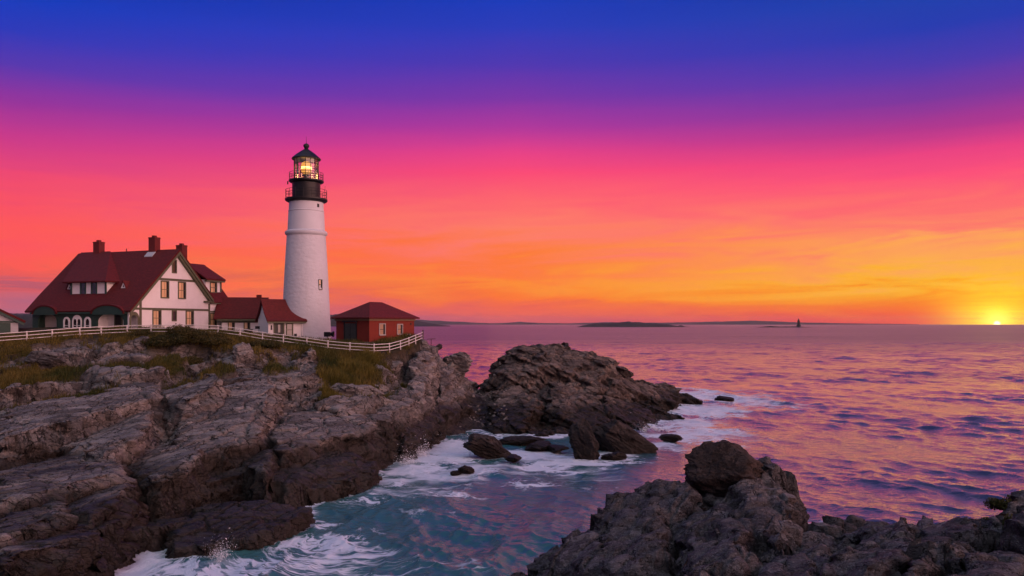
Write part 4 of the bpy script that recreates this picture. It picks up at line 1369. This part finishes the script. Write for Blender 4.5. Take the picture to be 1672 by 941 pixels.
MB().box(-15.2, -15.0, -6.75, -5.5, -.5, 1.9).build('porch_end_wall', M_GREEN, hs)
for px0 in (-10.95, -5.0): MB().box(px0, px0 + .15, -6.75, -5.5, -.5, 1.9).build('porch_partition', M_WHITEP, hs)
for cx, hw, n in ((-9.55, .52, 1), (-7.9, .74, 2), (-6.25, .52, 1)):
    w = MB().plate(arch(cx, hw, -.1, .78), [arch(cx + (i - (n - 1) / 2) * .62, .27 if n == 2 else hw - .22, .10, .74, rise=.34) for i in range(n)], -7.06, -6.98, 'y').build('arched_window', M_WHITEP, hs)
    MB().plate(arch(cx, hw - .03, -.05, .76), [], -7.0, -6.985, 'y').build('pane', M_GLASS, w)
    MB().box(cx - hw, cx + hw, -7.05, -6.99, .28, .33).build('glazing_bar', M_WHITEP, w)
dr = MB().box(-3.6, -2.7, -5.6, -5.50, -.1, 1.75).build('door', M_DARK, hs)
MB().box(-3.75, -3.6, -5.62, -5.48, -.1, 1.85).box(-2.7, -2.55, -5.62, -5.48, -.1, 1.85).build('door_frame', M_TRIM, dr)
MB().box(-4.75, -.6, -5.58, -5.51, -.3, .1).build('porch_skirt', M_WHITEP, hs)
# front shed dormer
dm = MB().plate([(-5.4, 3.7), (-5.4, 5.40), (-3.6, 5.40), (-3.6, 5.0)], [], -10.7, -5.26, 'x').build('dormer', M_WHITEP, hs)
top = [(-4.7, -5.95, 5.45), (-4.7, -3.85, 5.47), (-10.6, -.05, 9.52), (-15.6, -.05, 9.52), (-11.6, -5.95, 5.45), (-11.6, -3.85, 5.47)]
MB().add(top + [(a, b, c - .17) for a, b, c in top], [(4, 0, 2, 3), (0, 1, 2), (4, 3, 5), (10, 9, 8, 6), (6, 8, 7), (10, 11, 9), (4, 10, 6, 0), (0, 6, 7, 1), (5, 11, 10, 4), (1, 7, 8, 2), (2, 8, 9, 3), (3, 9, 11, 5)]).build('dormer_roof', M_ROOF, dm)
trims('dormer_frame', [(-10.82, -5.14, -5.50, -5.38, 3.62, 3.86), (-10.82, -5.14, -5.50, -5.38, 5.34, 5.60), (-10.82, -10.62, -5.50, -5.38, 3.86, 5.34), (-5.34, -5.14, -5.50, -5.38, 3.86, 5.34),
                       (-9.32, -9.16, -5.47, -5.38, 3.86, 5.34), (-8.52, -8.38, -5.47, -5.38, 3.86, 5.34), (-7.56, -7.42, -5.47, -5.38, 3.86, 5.34), (-6.76, -6.62, -5.47, -5.38, 3.86, 5.34)], dm, M_GREEN)
for a in (-9.16, -7.42):
    w = trims('window', [(a, a + .66, -5.44, -5.39, 4.56, 4.62)], dm, M_GREEN)
    MB().box(a, a + .66, -5.42, -5.385, 3.86, 5.34).build('pane', M_GLASS, w)
for cx in (-11.75, -3.15):
    v = MB().plate([(cx - .42, 4.62), (cx + .42, 4.62), (cx, 5.34)], [], -4.86, -3.8, 'y').build('roof_vent', M_WHITEP, hs)
    MB().plate([(cx - .12, 4.72), (cx + .12, 4.72), (cx, 5.02)], [], -4.875, -4.8, 'y').build('vent_slot', M_DARK, v)
    MB().plate([(cx - .56, 4.52), (cx, 5.5), (cx + .56, 4.52), (cx + .46, 4.52), (cx, 5.34), (cx - .46, 4.52)], [], -4.95, -3.6, 'y').build('vent_roof', M_ROOF, v)
# chimneys
for cx, cy, z0, z1 in ((-12.6, .0, 9.0, 10.75), (-3.5, .0, 9.0, 10.95), (-3.05, 3.9, 7.0, 10.35)):
    c = MB().box(cx - .5, cx + .5, cy - .42, cy + .42, z0, z1).box(cx - .53, cx + .53, cy - .45, cy + .45, z1 - .16, z1 - .03).build('chimney', M_CHIM, hs)
    MB().box(cx - .2, cx + .2, cy - .2, cy + .2, z1, z1 + .22).build('chimney_pot', M_CHIM, c)
    MB().plate([(cy - .95, z0 - .48), (cy - .4, z0 + .08), (cy - .4, z0 + .18), (cy - .95, z0 - .36)], [], cx - .62, cx + .62, 'x').build('flashing', M_LEAD, c)
MB().tube([(-8.0, 0, 9.4), (-8.0, 0, 9.75)], .05, 8).build('vent_pipe', M_BLACK, hs)

# ------------------------------------------------------------------ the two low white buildings between house and tower


def facade_pt(px, py, D): return P(px, py, D)


# passage against the house
a = P(362, 548, 100.0)
AA = R(10)
pa = thing('passage', 'low white passage with red roof joining the keepers house', 'outbuilding', (a.x, a.y, 9.9), AA)
MB().plate([(0, -.6), (4.6, -.6), (4.6, 2.45), (2.3, 4.75), (0, 2.45)], [], 0, 5.2, 'x').build('wall', M_WHITE, pa)
MB().plate([(-.45, 2.28), (2.3, 5.02), (5.05, 2.28), (4.95, 2.12), (2.3, 4.76), (-.38, 2.12)], [], -.9, 5.4, 'x').build('roof', M_ROOF, pa)
MB().box(3.9, 4.5, 2.1, 2.6, 4.7, 5.35).build('roof_vent', M_CHIM, pa)
trims('trim', [(-.5, 5.2, -.42, -.30, 1.96, 2.20), (.0, 5.2, -.05, -.0, 1.75, 1.96)], pa)


def front_window(parent, x0, x1, z0, z1, pane=None, fr=.1, dark=.4):
    w = trims('window', [(x0 - fr, x0, -.07, .02, z0 - fr, z1 + fr), (x1, x1 + fr, -.07, .02, z0 - fr, z1 + fr), (x0, x1, -.07, .02, z1, z1 + fr), (x0, x1, -.10, .02, z0 - fr, z0)], parent)
    MB().box(x0, x1, -.012, .02, z0, z1).build('pane', pane or M_PANE, w)
    trims('sash', [(x0, x1, -.035, -.008, (z0 + z1) / 2 - .03, (z0 + z1) / 2 + .03)], w)
    if dark: trims('dark_reveal', [(x1 - (x1 - x0) * dark, x1, -.018, -.010, z0, z1)], w, M_DARK)  # dark strip laid on the pane's right side in place of a frame reveal
    return w


front_window(pa, .85, 1.5, .1, 1.85)
front_window(pa, 2.75, 3.35, .1, 1.85)

# entry building by the tower
b = P(438, 553, 91.0)
BA = R(33)
en = thing('entry_building', 'small white gabled building with dark door at the foot of the tower', 'outbuilding', (b.x, b.y, 9.6), BA)
MB().plate([(0, -.6), (4.2, -.6), (4.2, 2.45), (3.2, 3.2), (2.1, 4.55), (1.0, 3.2), (0, 2.45)], [], 0, 4.0, 'x').build('wall', M_WHITE, en)
MB().plate([(-.5, 2.25), (.0, 2.56), (1.0, 3.42), (2.1, 4.80), (3.2, 3.42), (4.2, 2.56), (4.7, 2.25), (4.62, 2.12), (3.2, 3.20), (2.1, 4.56), (1.0, 3.20), (-.42, 2.12)], [], -.25, 4.4, 'x').build('roof', M_ROOF, en)
trims('trim', [(-.2, 4.3, -.44, -.32, 1.98, 2.16), (-.02, 4.0, -.06, .0, 2.10, 2.30)], en)
d_ = MB().box(.75, 1.7, -.04, .02, -.3, 1.95).build('door', M_DOOR, en)
MB().box(.6, .75, -.08, .02, -.3, 2.08).box(1.7, 1.85, -.08, .02, -.3, 2.08).box(.75, 1.7, -.08, .02, 1.95, 2.08).build('door_frame', M_TRIM, d_)
MB().box(1.1, 1.36, -.06, -.03, .9, 1.8).build('door_glass', M_GLASS, d_)
front_window(en, 2.15, 2.75, .55, 1.85, M_GLASS, .12, 0)
MB().box(.28, .44, -.05, .02, 1.2, 1.75).build('plaque', M_DARK, en)
MB().box(3.0, 3.3, -.06, .02, .35, .75).build('meter_box', M_DARK, en)
MB().tube([(3.92, -.08, -.4), (3.92, -.08, 2.2)], .05, 8).build('downpipe', M_WHITEP, en)

# ------------------------------------------------------------------ red brick oil house
c = P(603, 562, 85.0)
RA = math.atan2(6, 4.2)
oh = thing('brick_oil_house', 'low square red brick building with hipped red roof near the cliff edge', 'oil house', (c.x, c.y, 9.2), RA)
# local: +x along the right-hand wall, +y along the left-hand wall
LX, LY, HH = 7.1, 5.1, 3.0
MB().box(.0, LX, .0, LY, .35, HH).build('wall', M_BRICK, oh)
MB().box(-.08, LX + .08, -.08, LY + .08, -.8, .36).build('foundation', M_STONE, oh)
ov = .45
m = MB()
zr = 4.75
vs = [(-ov, -ov, HH), (LX + ov, -ov, HH), (LX + ov, LY + ov, HH), (-ov, LY + ov, HH), (2.6, LY / 2, zr), (LX - 2.6, LY / 2, zr),
      (-ov, -ov, HH - .14), (LX + ov, -ov, HH - .14), (LX + ov, LY + ov, HH - .14), (-ov, LY + ov, HH - .14)]
m.add(vs, [(0, 1, 5, 4), (1, 2, 5), (2, 3, 4, 5), (3, 0, 4), (6, 7, 1, 0), (7, 8, 2, 1), (8, 9, 3, 2), (9, 6, 0, 3), (6, 9, 8, 7)])
m.build('roof', M_ROOF, oh)
trims('cornice', [(-.12, LX + .12, -.12, -.002, HH - .36, HH - .16), (-.12, -.002, -.002, LY + .12, HH - .36, HH - .16)], oh, paint('ochre_cornice', (.20, .13, .075), .7, .15))


def oil_window(x0, x1, z0, z1):
    w = MB().box(x0 - .1, x0, -.06, .02, z0 - .1, z1 + .1).box(x1, x1 + .1, -.06, .02, z0 - .1, z1 + .1).box(x0, x1, -.06, .02, z1, z1 + .1).box(x0 - .1, x1 + .1, -.10, .02, z0 - .12, z0).build('window', M_STONE, oh)
    MB().box(x0, x1, -.012, .02, z0, z1).build('pane', M_BLIND, w)
    MB().box(x1 - .25, x1, -.02, -.008, z0, z1).box(x0, x1, -.03, -.01, (z0 + z1) / 2 - .03, (z0 + z1) / 2 + .03).build('sash', M_DARK, w)


oil_window(1.55, 2.35, 1.15, 2.25)
oil_window(4.35, 5.1, 1.2, 2.2)
d_ = MB().box(-.035, .02, 2.0, 3.7, -.2, 2.35).build('door', M_DOOR, oh)
MB().box(-.07, .02, 1.85, 2.0, -.2, 2.5).box(-.07, .02, 3.7, 3.85, -.2, 2.5).box(-.22, .02, 1.75, 3.95, 2.5, 2.66).build('door_frame', M_DARK, d_)
MB().box(-.045, -.03, 2.82, 2.88, -.2, 2.3).box(-.07, -.03, 2.95, 3.0, 1.0, 1.15).build('door_seam', M_BLACK, d_)
MB().box(6.0, 6.3, -.22, .02, .4, 1.15).build('meter_box', M_WHITEP, oh, .02)
MB().box(6.45, 6.6, -.05, .02, 2.2, 2.4).build('wall_lamp', M_DARK, oh)

# ------------------------------------------------------------------ garage at the left edge
g = P(-54, 548, 84)
ga = thing('garage', 'white gabled garage with red roof and dark green door at the left edge', 'garage', (g.x, g.y, 10.4), R(32))
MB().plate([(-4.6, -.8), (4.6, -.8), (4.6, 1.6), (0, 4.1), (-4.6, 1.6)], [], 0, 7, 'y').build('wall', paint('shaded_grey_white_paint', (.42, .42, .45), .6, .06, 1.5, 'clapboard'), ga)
MB().plate([(-5.3, 1.42), (0, 4.36), (5.3, 1.42), (5.22, 1.20), (0, 4.12), (-5.22, 1.20)], [], -.5, 7.4, 'y').build('roof', M_ROOF, ga)
MB().plate([(-5.2, 1.18), (0, 4.10), (5.2, 1.18), (5.1, .95), (0, 3.84), (-5.1, .95)], [], -.44, -.32, 'y').build('rake_board', M_GREEN, ga)
d_ = MB().box(-3.9, 3.9, -.06, .02, -.6, 1.20).build('door', M_GREEN, ga)
MB().box(-4.65, 4.65, -.09, -.0, 1.22, 1.42).build('door_frame', M_GREEN, d_)

# ------------------------------------------------------------------ white rail fence along the cliff top
fe = thing('rail_fence', 'long white three rail fence along the grassy cliff top', 'fence', tuple(fence_pts[12]))
fo = Vector(fence_pts[12])
path = []
for p in fence_pts:
    path.append(Vector((p.x, p.y, gz1(p.x, p.y))))
# smooth the path a little and walk along it
dense = []
for p, q in zip(path[:-1], path[1:]):
    n = max(2, int((q - p).length / .25))
    for k in range(n):
        dense.append(p.lerp(q, k / n))
dense.append(path[-1])
zz = np.array([p.z for p in dense])
zz = np.convolve(np.pad(zz, 6, mode='edge'), np.ones(13) / 13, 'valid')
for p, z in zip(dense, zz): p.z = z
cum = [0]
for p, q in zip(dense[:-1], dense[1:]): cum.append(cum[-1] + (q - p).length)
FH = .98
posts = []
s = .2
while s < cum[-1]:
    i = int(np.searchsorted(cum, s))
    posts.append(dense[min(i, len(dense) - 1)])
    s += 2.25
posts.append(dense[-1])
for k, p in enumerate(posts):
    h = FH + .03 * (random.random() - .5)
    l = p - fo
    MB().box(l.x - .05, l.x + .05, l.y - .05, l.y + .05, l.z - .35, l.z + h).build('post', M_FENCE, fe, .012)
for q in (.92, .60, .28):
    MB().tube([tuple(p - fo + Vector((0, -.07, FH * q + .015 * math.sin(i * .7)))) for i, p in enumerate(posts)], .038, 6).build('rail', M_FENCE, fe)

# posts and little things on the station ground
p = P(690.5, 553, 90.2)
t_ = thing('cliff_post', 'thin dark post standing at the end of the white fence', 'post', (p.x, p.y, gz1(p.x, p.y)))
MB().box(-.07, .07, -.07, .07, -.3, 1.25).build('post', M_TWIG, t_, .01)
p = P(704, 556, 94)
t_ = thing('signal_mast', 'short dark mast with a crossbar beyond the fence end', 'mast', (p.x, p.y, gz1(p.x, p.y)))
MB().tube([(0, 0, -.4), (0, 0, 1.0)], .04, 6).tube([(-.5, 0, .95), (.5, 0, 1.0)], .035, 6).build('mast', M_TWIG, t_)


def picnic_table(px, py, D, label, rz):
    p = P(px, py, D)
    t = thing('picnic_table', label, 'picnic table', (p.x, p.y, gz1(p.x, p.y)), rz)
    m = MB()
    for k in range(4): m.box(-.9, .9, -.36 + k * .185, -.2 + k * .185, .70, .74)
    m.build('table_top', M_FENCE, t)
    for sgn in (-1, 1):
        MB().box(-.9, .9, sgn * .72 - .13, sgn * .72 + .13, .42, .46).build('bench', M_FENCE, t)
        MB().tube([(sgn * .65, -.75, 0), (sgn * .65, -.2, .72)], .045, 6).tube([(sgn * .65, .75, 0), (sgn * .65, .2, .72)], .045, 6).tube([(sgn * .65, -.8, .40), (sgn * .65, .8, .40)], .04, 6).build('leg_frame', M_FENCE, t)


picnic_table(394, 547, 95.5, 'white picnic table on the grass before the passage', .3)
p = P(406, 545, 95)
t_ = thing('utility_cabinet', 'dark utility cabinet standing beside the picnic table', 'cabinet', (p.x, p.y, gz1(p.x, p.y)), .3)
MB().box(-.45, .45, -.3, .3, -.1, .85).build('cabinet', M_BLACK, t_, .03)
MB().box(-.5, .5, -.35, .35, .85, .92).build('lid', M_DARK, t_)
p = P(426, 546, 94)
t_ = thing('sign_board', 'small dark sign board on a post left of the dark door', 'sign', (p.x, p.y, gz1(p.x, p.y)), .3)
MB().box(-.65, .35, -.04, .04, 1.1, 1.42).build('board', M_DARK, t_)
MB().box(.2, .3, .04, .10, -.2, 1.3).build('post', M_DARK, t_)

# ------------------------------------------------------------------ loose rocks
ico = bmesh.new()
bmesh.ops.create_icosphere(ico, subdivisions=6, radius=1)
ICO_V = np.array([v.co[:] for v in ico.verts])
ICO_F = np.array([[v.index for v in f.verts] for f in ico.faces])
ico.free()


def vn3(p, f, s):
    return (fbm(p[:, 0] * f + p[:, 2] * f * .7, p[:, 1] * f - p[:, 2] * f * .6, s, 4) + fbm(p[:, 1] * f + 5, p[:, 2] * f + p[:, 0] * .4 * f, s + 31, 4)) * .5


def rock(name, label, loc, size, seed, rz=0.0, mat=None, cuts=14, cat='rock', group=None, tilt=0.0, rough=.15, sharp=75, boxy=False):
    r_ = np.random.default_rng(seed)
    nrm = r_.normal(size=(cuts, 3))
    nrm /= np.linalg.norm(nrm, axis=1)[:, None]
    d = .62 + .33 * r_.random(cuts)
    if boxy:
        ax = np.array([[1, 0, 0], [-1, 0, 0], [0, 1, 0], [0, -1, 0], [0, 0, 1], [0, 0, -1]]) + .22 * r_.normal(size=(6, 3))
        nrm = np.concatenate([ax / np.linalg.norm(ax, axis=1)[:, None], nrm[:cuts // 2]])
        d = np.concatenate([.60 + .14 * r_.random(6), .82 + .15 * r_.random(cuts // 2)])
    c = ICO_V @ nrm.T
    t = np.where(c > .05, d / np.maximum(c, .05), 9.0)
    rad = -np.log(np.exp(-sharp * t).sum(1) + math.exp(-sharp * 1.25)) / sharp
    v = ICO_V * rad[:, None]
    v = v * (1 + rough * 1.3 * vn3(ICO_V, 2.2, seed)[:, None] + rough * .6 * vn3(ICO_V, 7.0, seed + 5)[:, None])
    # bedding ledges across the rock
    q = (v[:, 2] + .35 * v[:, 0]) * 5 + fbm(v[:, 0] * 2, v[:, 1] * 2, seed + 9, 3)
    tq = np.arctan2(v[:, 1], v[:, 0]) * 2.2 + .5 * v[:, 2]
    v[:, :2] *= (1 + rough * 1.3 * (bnoise(q, tq, seed + 11) + .6 * bnoise(q * 2.6, tq * 2.3, seed + 12)))[:, None]
    v[:, 2] *= 1 + rough * .8 * bnoise(v[:, 0] * 3 + q * .3, v[:, 1] * 3, seed + 13)
    v = v * np.array(size)
    a, b = math.cos(tilt), math.sin(tilt)
    v = np.stack([v[:, 0] * a + v[:, 2] * b, v[:, 1], -v[:, 0] * b + v[:, 2] * a], 1)
    o = mesh_np(name, v, ICO_F, mat or M_CLIFF, None, True, {'crack': np.zeros(len(v)), 'grass': np.zeros(len(v))})
    o.location = loc
    o.rotation_euler = (0, 0, rz)
    tag(o, label, cat, group)
    return o


def rock_px(px, py, D, wpx, hpx, depth, label, seed, **kw):
    """a rock centred on a pixel at distance D, wpx by hpx pixels big"""
    s = D / FPX / 2
    return rock('rock', label, tuple(P(px, py, D)), (wpx * s * 1.1, depth, hpx * s * 1.15), seed, **kw)


rock_px(1171, 781, 17.6, 106, 80, .66, 'round dark boulder perched on the crest of the near rocks', 5, mat=M_DARKROCK, cat='boulder', rough=.12, cuts=12, sharp=50)
rock_px(953, 728, 68, 40, 56, 1.1, 'upright blocky dark boulder standing in surf before the outcrop', 12, mat=M_WETROCK, cat='boulder', cuts=8)
rock_px(1012, 722, 72, 88, 60, 1.9, 'broad flat slab of dark rock tilted into the surf', 8, mat=M_WETROCK, cat='slab', tilt=.30, cuts=8)
rock_px(1006, 745, 67.5, 36, 12, 1.0, 'flat half drowned rock just in front of the tilted slab', 21, mat=M_WETROCK)
rock_px(1094, 716, 78, 30, 15, .9, 'small dark pointed rock awash beyond the tilted slab', 23, mat=M_WETROCK)
rock_px(1184, 651, 119.5, 30, 8, 1.2, 'lone dark rock in foaming surf out beyond the outcrop', 25, mat=M_WETROCK)
rock_px(798, 732, 69.5, 72, 30, 1.6, 'large wave washed black rock in the surf left of the long low rock', 27, mat=M_WETROCK, tilt=.2)
rock_px(838, 749, 66, 27, 14, .8, 'small rounded black rock in foam below the wave washed rock', 29, mat=M_WETROCK, cuts=20)
rock_px(760, 768, 61, 20, 14, .6, 'little forked rock standing alone in the cove water', 31, mat=M_WETROCK, cuts=7)
rock_px(747, 773, 60.8, 16, 8, .5, 'low rock chip left of the little forked rock', 33, mat=M_WETROCK)
rock_px(880, 729, 72, 44, 16, 1.2, 'low knobbly rock at the foot of the outcrop', 35, mat=M_WETROCK)
rock_px(910, 733, 71, 28, 12, .9, 'small low rock between the knobbly rock and the blocky boulder', 37, mat=M_WETROCK)
rock_px(850, 720, 76, 60, 14, 1.2, 'long low black rock along the foot of the outcrop', 39, mat=M_WETROCK)
rock_px(716, 567, 190, 12, 9, .9, 'small dark sea rock just right of the cliff edge', 41, mat=M_WETROCK)
rock_px(742, 594, 96, 46, 36, 2.0, 'flat topped block jutting from the cliff end above the sea', 43, mat=M_CLIFF, cuts=8, boxy=True, cat='block')
rock_px(306, 884, 42.5, 44, 34, .6, 'rounded olive stained boulder beneath the squared ledge block', 51, mat=M_WETROCK, cuts=16, cat='boulder')
rock_px(235, 612, 69.5, 56, 34, 1.1, 'small cracked outcrop in the grass below the porch', 55, mat=M_CLIFF, cuts=12, cat='outcrop', rough=.12)
rock_px(80, 588, 70.5, 66, 24, 1.2, 'low lichened outcrop below the left end of the fence', 57, mat=M_CLIFF, cuts=12, cat='outcrop', rough=.12)
rock_px(636, 604, 80.5, 32, 32, .8, 'pale blunt boulder beside the yellow grass under the brick building', 59, mat=M_CLIFF, cuts=10, cat='boulder')
rock_px(610, 614, 78, 56, 36, 1.2, 'grey dome shaped boulder in the yellow grass', 61, mat=M_CLIFF, cuts=16, cat='boulder')
rock_px(590, 655, 71, 84, 46, 1.5, 'broad ribbed boulder under the yellow grass tongue', 63, mat=M_CLIFF, cuts=10, cat='boulder')
rock_px(395, 585, 73.5, 26, 34, .6, 'pale lichened rock knob right of the dark bushes', 67, mat=M_CLIFF, cuts=10, rough=.16)

# ------------------------------------------------------------------ vegetation
def blades(name, n, region, mat, h0, h1, w, lean=.5, tints=(0, 1), clump=0):
    """n grass blades; region(k) gives candidate x, y and keeps those on grass"""
    x, y = region(n)
    z = gz(x, y) - .03
    n = len(x)
    a = rng.random(n) * 6.283
    hh = (h0 + (h1 - h0) * rng.random(n) ** 1.5) * (.6 + .9 * (fbm(x / 1.4, y / 1.4, 950, 3) + .5))
    la = lean * (rng.random(n)) * hh
    lx, ly = np.cos(a) * la + .10 * hh, np.sin(a) * la
    tx, ty = -np.sin(a) * w / 2, np.cos(a) * w / 2
    v = np.zeros((n, 5, 3))
    v[:, 0] = np.stack([x - tx, y - ty, z], 1)
    v[:, 1] = np.stack([x + tx, y + ty, z], 1)
    v[:, 2] = np.stack([x + lx * .4 + tx * .7, y + ly * .4 + ty * .7, z + hh * .6], 1)
    v[:, 3] = np.stack([x + lx * .4 - tx * .7, y + ly * .4 - ty * .7, z + hh * .6], 1)
    v[:, 4] = np.stack([x + lx, y + ly, z + hh], 1)
    i = np.arange(n)[:, None] * 5
    f = np.concatenate([i + np.array([[0, 1, 2]]), i + np.array([[0, 2, 3]]), i + np.array([[3, 2, 4]])])
    ti = np.clip(tints[0] + (tints[1] - tints[0]) * (.45 + .9 * fbm(x / 2.6, y / 2.6, 960, 3) + .5 * (rng.random(n) - .5)), 0, 1)
    o = mesh_np(name, v.reshape(-1, 3), f, mat, None, False, {'tint': np.repeat(ti, 5)})
    return o


def grass_region(n):
    xx, yy = [], []
    got = 0
    while got < n:
        x = -64 + 55 * rng.random(n * 2)
        y = 58 + 40 * rng.random(n * 2) ** .8
        keep = (fence_y(x) - y > -7) & (fence_y(x) - y < 20)
        x, y = x[keep], y[keep]
        g = grass_mask(x, y, base(x, y))
        k = rng.random(len(x)) < np.where(x > -10.2, 0, g) * np.where(fence_y(x) - y < -1.5, .35, 1)
        xx.append(x[k]); yy.append(y[k]); got += int(k.sum())
    return np.concatenate(xx)[:n], np.concatenate(yy)[:n]


tag(blades('meadow_grass', 150000, grass_region, M_GRASS, .12, .50, .05, .7), kind='stuff')


def tongue(n):
    c = [(P(555, 635, 72), 1.9), (P(580, 605, 76), 1.8), (P(545, 655, 69.5), 1.0), (P(600, 590, 78.5), 1.2), (P(655, 590, 80.5), .8)]
    xx, yy = [], []
    for p, r in c:
        a, d = rng.random(n // 5) * 6.283, r * np.sqrt(rng.random(n // 5))
        xx.append(p.x + d * np.cos(a)); yy.append(p.y + d * np.sin(a))
    return np.concatenate(xx), np.concatenate(yy)


tag(blades('yellow_grass', 22000, tongue, M_GRASSY, .25, .75, .035, .55), kind='stuff')


def bush(name, label, loc, size, n, mat, leaf, seed, cat='bush', group=None, twigs=0):
    r_ = np.random.default_rng(seed)
    # lumps over a domed body; leaves sit through the outer shell
    lumps = r_.normal(size=(16, 3))
    lumps /= np.linalg.norm(lumps, axis=1)[:, None]
    lumps[:, 2] = abs(lumps[:, 2]) * .8
    lumps *= (.55 + .25 * r_.random(16))[:, None]
    lr = .20 + .24 * r_.random(16)
    k = r_.integers(0, 16, n)
    d = r_.normal(size=(n, 3))
    d /= np.linalg.norm(d, axis=1)[:, None]
    c = lumps[k] + d * (lr[k] * r_.random(n) ** .4)[:, None]
    c[:, 2] = np.maximum(c[:, 2], -.1)
    c = c * np.array(size)
    nn = d + .8 * r_.normal(size=(n, 3))
    nn /= np.linalg.norm(nn, axis=1)[:, None]
    t1 = np.cross(nn, r_.normal(size=(n, 3)))
    t1 /= np.linalg.norm(t1, axis=1)[:, None]
    t2 = np.cross(nn, t1)
    L = leaf * (.6 + .8 * r_.random(n))[:, None]
    v = np.stack([c - t1 * L, c + t2 * L * .45, c + t1 * L, c - t2 * L * .45], 1)
    f = np.arange(n * 4).reshape(n, 4)
    tint = np.clip(.35 + .5 * (r_.random(n) - .4) + .45 * (lr[k] - .38) * 4 + .25 * c[:, 2] / size[2], 0, 1)
    t = thing(name, label, cat, loc, 0, group)
    mesh_np('foliage', v.reshape(-1, 3), f, mat, t, False, {'tint': np.repeat(tint, 4)})
    m = MB()
    for j in range(7 + twigs):
        e = lumps[j % 16] * np.array(size) * (1.0 if j < 7 else 1.35)
        b0 = Vector((e[0] * .15, e[1] * .15, -.25))
        m.tube([b0, Vector((e[0] * .5, e[1] * .5, e[2] * .6)), Vector(e) + Vector((0, 0, .15 * size[2] if j >= 7 else 0))], .012 * max(size), 5, .003 * max(size))
    m.build('stem', M_TWIG, t)
    return t


BUSHES = [(272, 560, 77, 2.3, 1.0, 'broad dark bush at the left of the clump before the gable'),
          (306, 553, 77.5, 2.3, 1.35, 'tallest dark bush, in the middle of the clump before the gable'),
          (338, 557, 77.5, 2.0, 1.0, 'dark leafy bush at the right of the clump before the gable'),
          (312, 578, 74.5, 1.7, 1.1, 'tawny low bush in front of the tallest dark bush'),
          (231, 549, 78, 1.2, .85, 'small dark bush under the near corner of the house'),
          (102, 585, 71, 1.2, .9, 'dark shrub between the two outcrops below the left fence'),
          (205, 552, 78.5, .9, .5, 'low ragged shrub along the fence before the porch'),
          (430, 575, 77.5, 1.5, .6, 'low dark shrub on the grass bank below the entry building')]
for i, (a, b_, D, r, h, lab) in enumerate(BUSHES):
    p = P(a, b_, D)
    bush('bush', lab, (p.x, p.y, gz1(p.x, p.y) - .05), (r * 1.25, r, h * 1.25), int(5200 * r), M_BUSH, .085, 300 + i, group='bushes on the cliff top')
for i, (a, b_, D, r, h, lab) in enumerate([(1618, 818, 14.9, .34, .30, 'small dark green seaside plant nearest the water on the near rocks'),
                                           (1648, 820, 14.4, .46, .34, 'spreading yellow green seaside plant with bare twigs on the near rocks'),
                                           (1672, 850, 13.4, .46, .40, 'large brownish seaside plant at the edge of the picture on the near rocks')]):
    p = P(a, b_, D)
    bush('seaside_plant', lab, (p.x, p.y, fz1(p.x, p.y) - .02), (r, r, h), 4200, M_SEAWEED, .026, 400 + i, 'plant', 'seaside plants on the near rocks', 5)

# pebbles and drift on the floor of the gully
n = 170
px_, py_ = [], []
m = MB()
for k in range(n):
    x, y = -6.0 + 5.5 * random.random(), 84 + 16 * random.random()
    z = max(gz1(x, y) if y < 126 and x < 5.5 else -9, float(island(np.array([x]), np.array([y]))[0][0]))
    if z < .15: continue
    s_ = .06 + .16 * random.random() ** 2
    r_ = Euler((random.random(), random.random(), 6 * random.random())).to_matrix().to_4x4()
    m.add([(s_ * 1.3, 0, 0), (-s_, 0, 0), (0, s_, 0), (0, -s_ * 1.2, 0), (0, 0, s_ * .7), (0, 0, -s_ * .7)], [(0, 2, 4), (2, 1, 4), (1, 3, 4), (3, 0, 4), (2, 0, 5), (1, 2, 5), (3, 1, 5), (0, 3, 5)], Matrix.Translation((x, y, z + s_ * .4)) @ r_)
tag(m.build('pebbles', paint('pale_pebble', (.22, .20, .19), .8, .3), None), kind='stuff')

# ------------------------------------------------------------------ spray thrown up where the swell breaks
M_SPRAY = paint('white_water', (.72, .77, .84), .8, .05)
for k, (a, b_, D, sx, sy, sz, n) in enumerate([(690, 743, 69, .8, 1.0, .8, 2600), (664, 757, 65.5, .9, 1.0, .5, 1600),
                                               (776, 740, 71, .6, .8, .55, 1200), (362, 914, 38.8, .45, .6, .45, 2400), (1070, 712, 86, 1.2, 1.2, .4, 1000)]):
    p = P(a, b_, D)
    r_ = np.random.default_rng(600 + k)
    # jets: droplets gather along a few arcs that lean with the wind
    jet = r_.normal(size=(9, 2)) * .55
    j = r_.integers(0, 9, n)
    hgt = np.abs(r_.normal(size=n)) ** 1.3 * (.4 + .8 * r_.random(9))[j]
    c = np.stack([(jet[j, 0] + .30 * r_.normal(size=n) * (.4 + hgt)) * sx, (jet[j, 1] + .3 * r_.normal(size=n)) * sy, hgt * sz * .8], 1)
    d = r_.normal(size=(n, 3, 3)) * (.018 + .03 * r_.random(n) ** 2)[:, None, None] * (D / 80)
    o = mesh_np('sea_spray', (c[:, None] + d).reshape(-1, 3), np.arange(n * 3).reshape(n, 3), M_SPRAY, None, False)
    o.location = (p.x, p.y, .0)
    tag(o, kind='stuff')
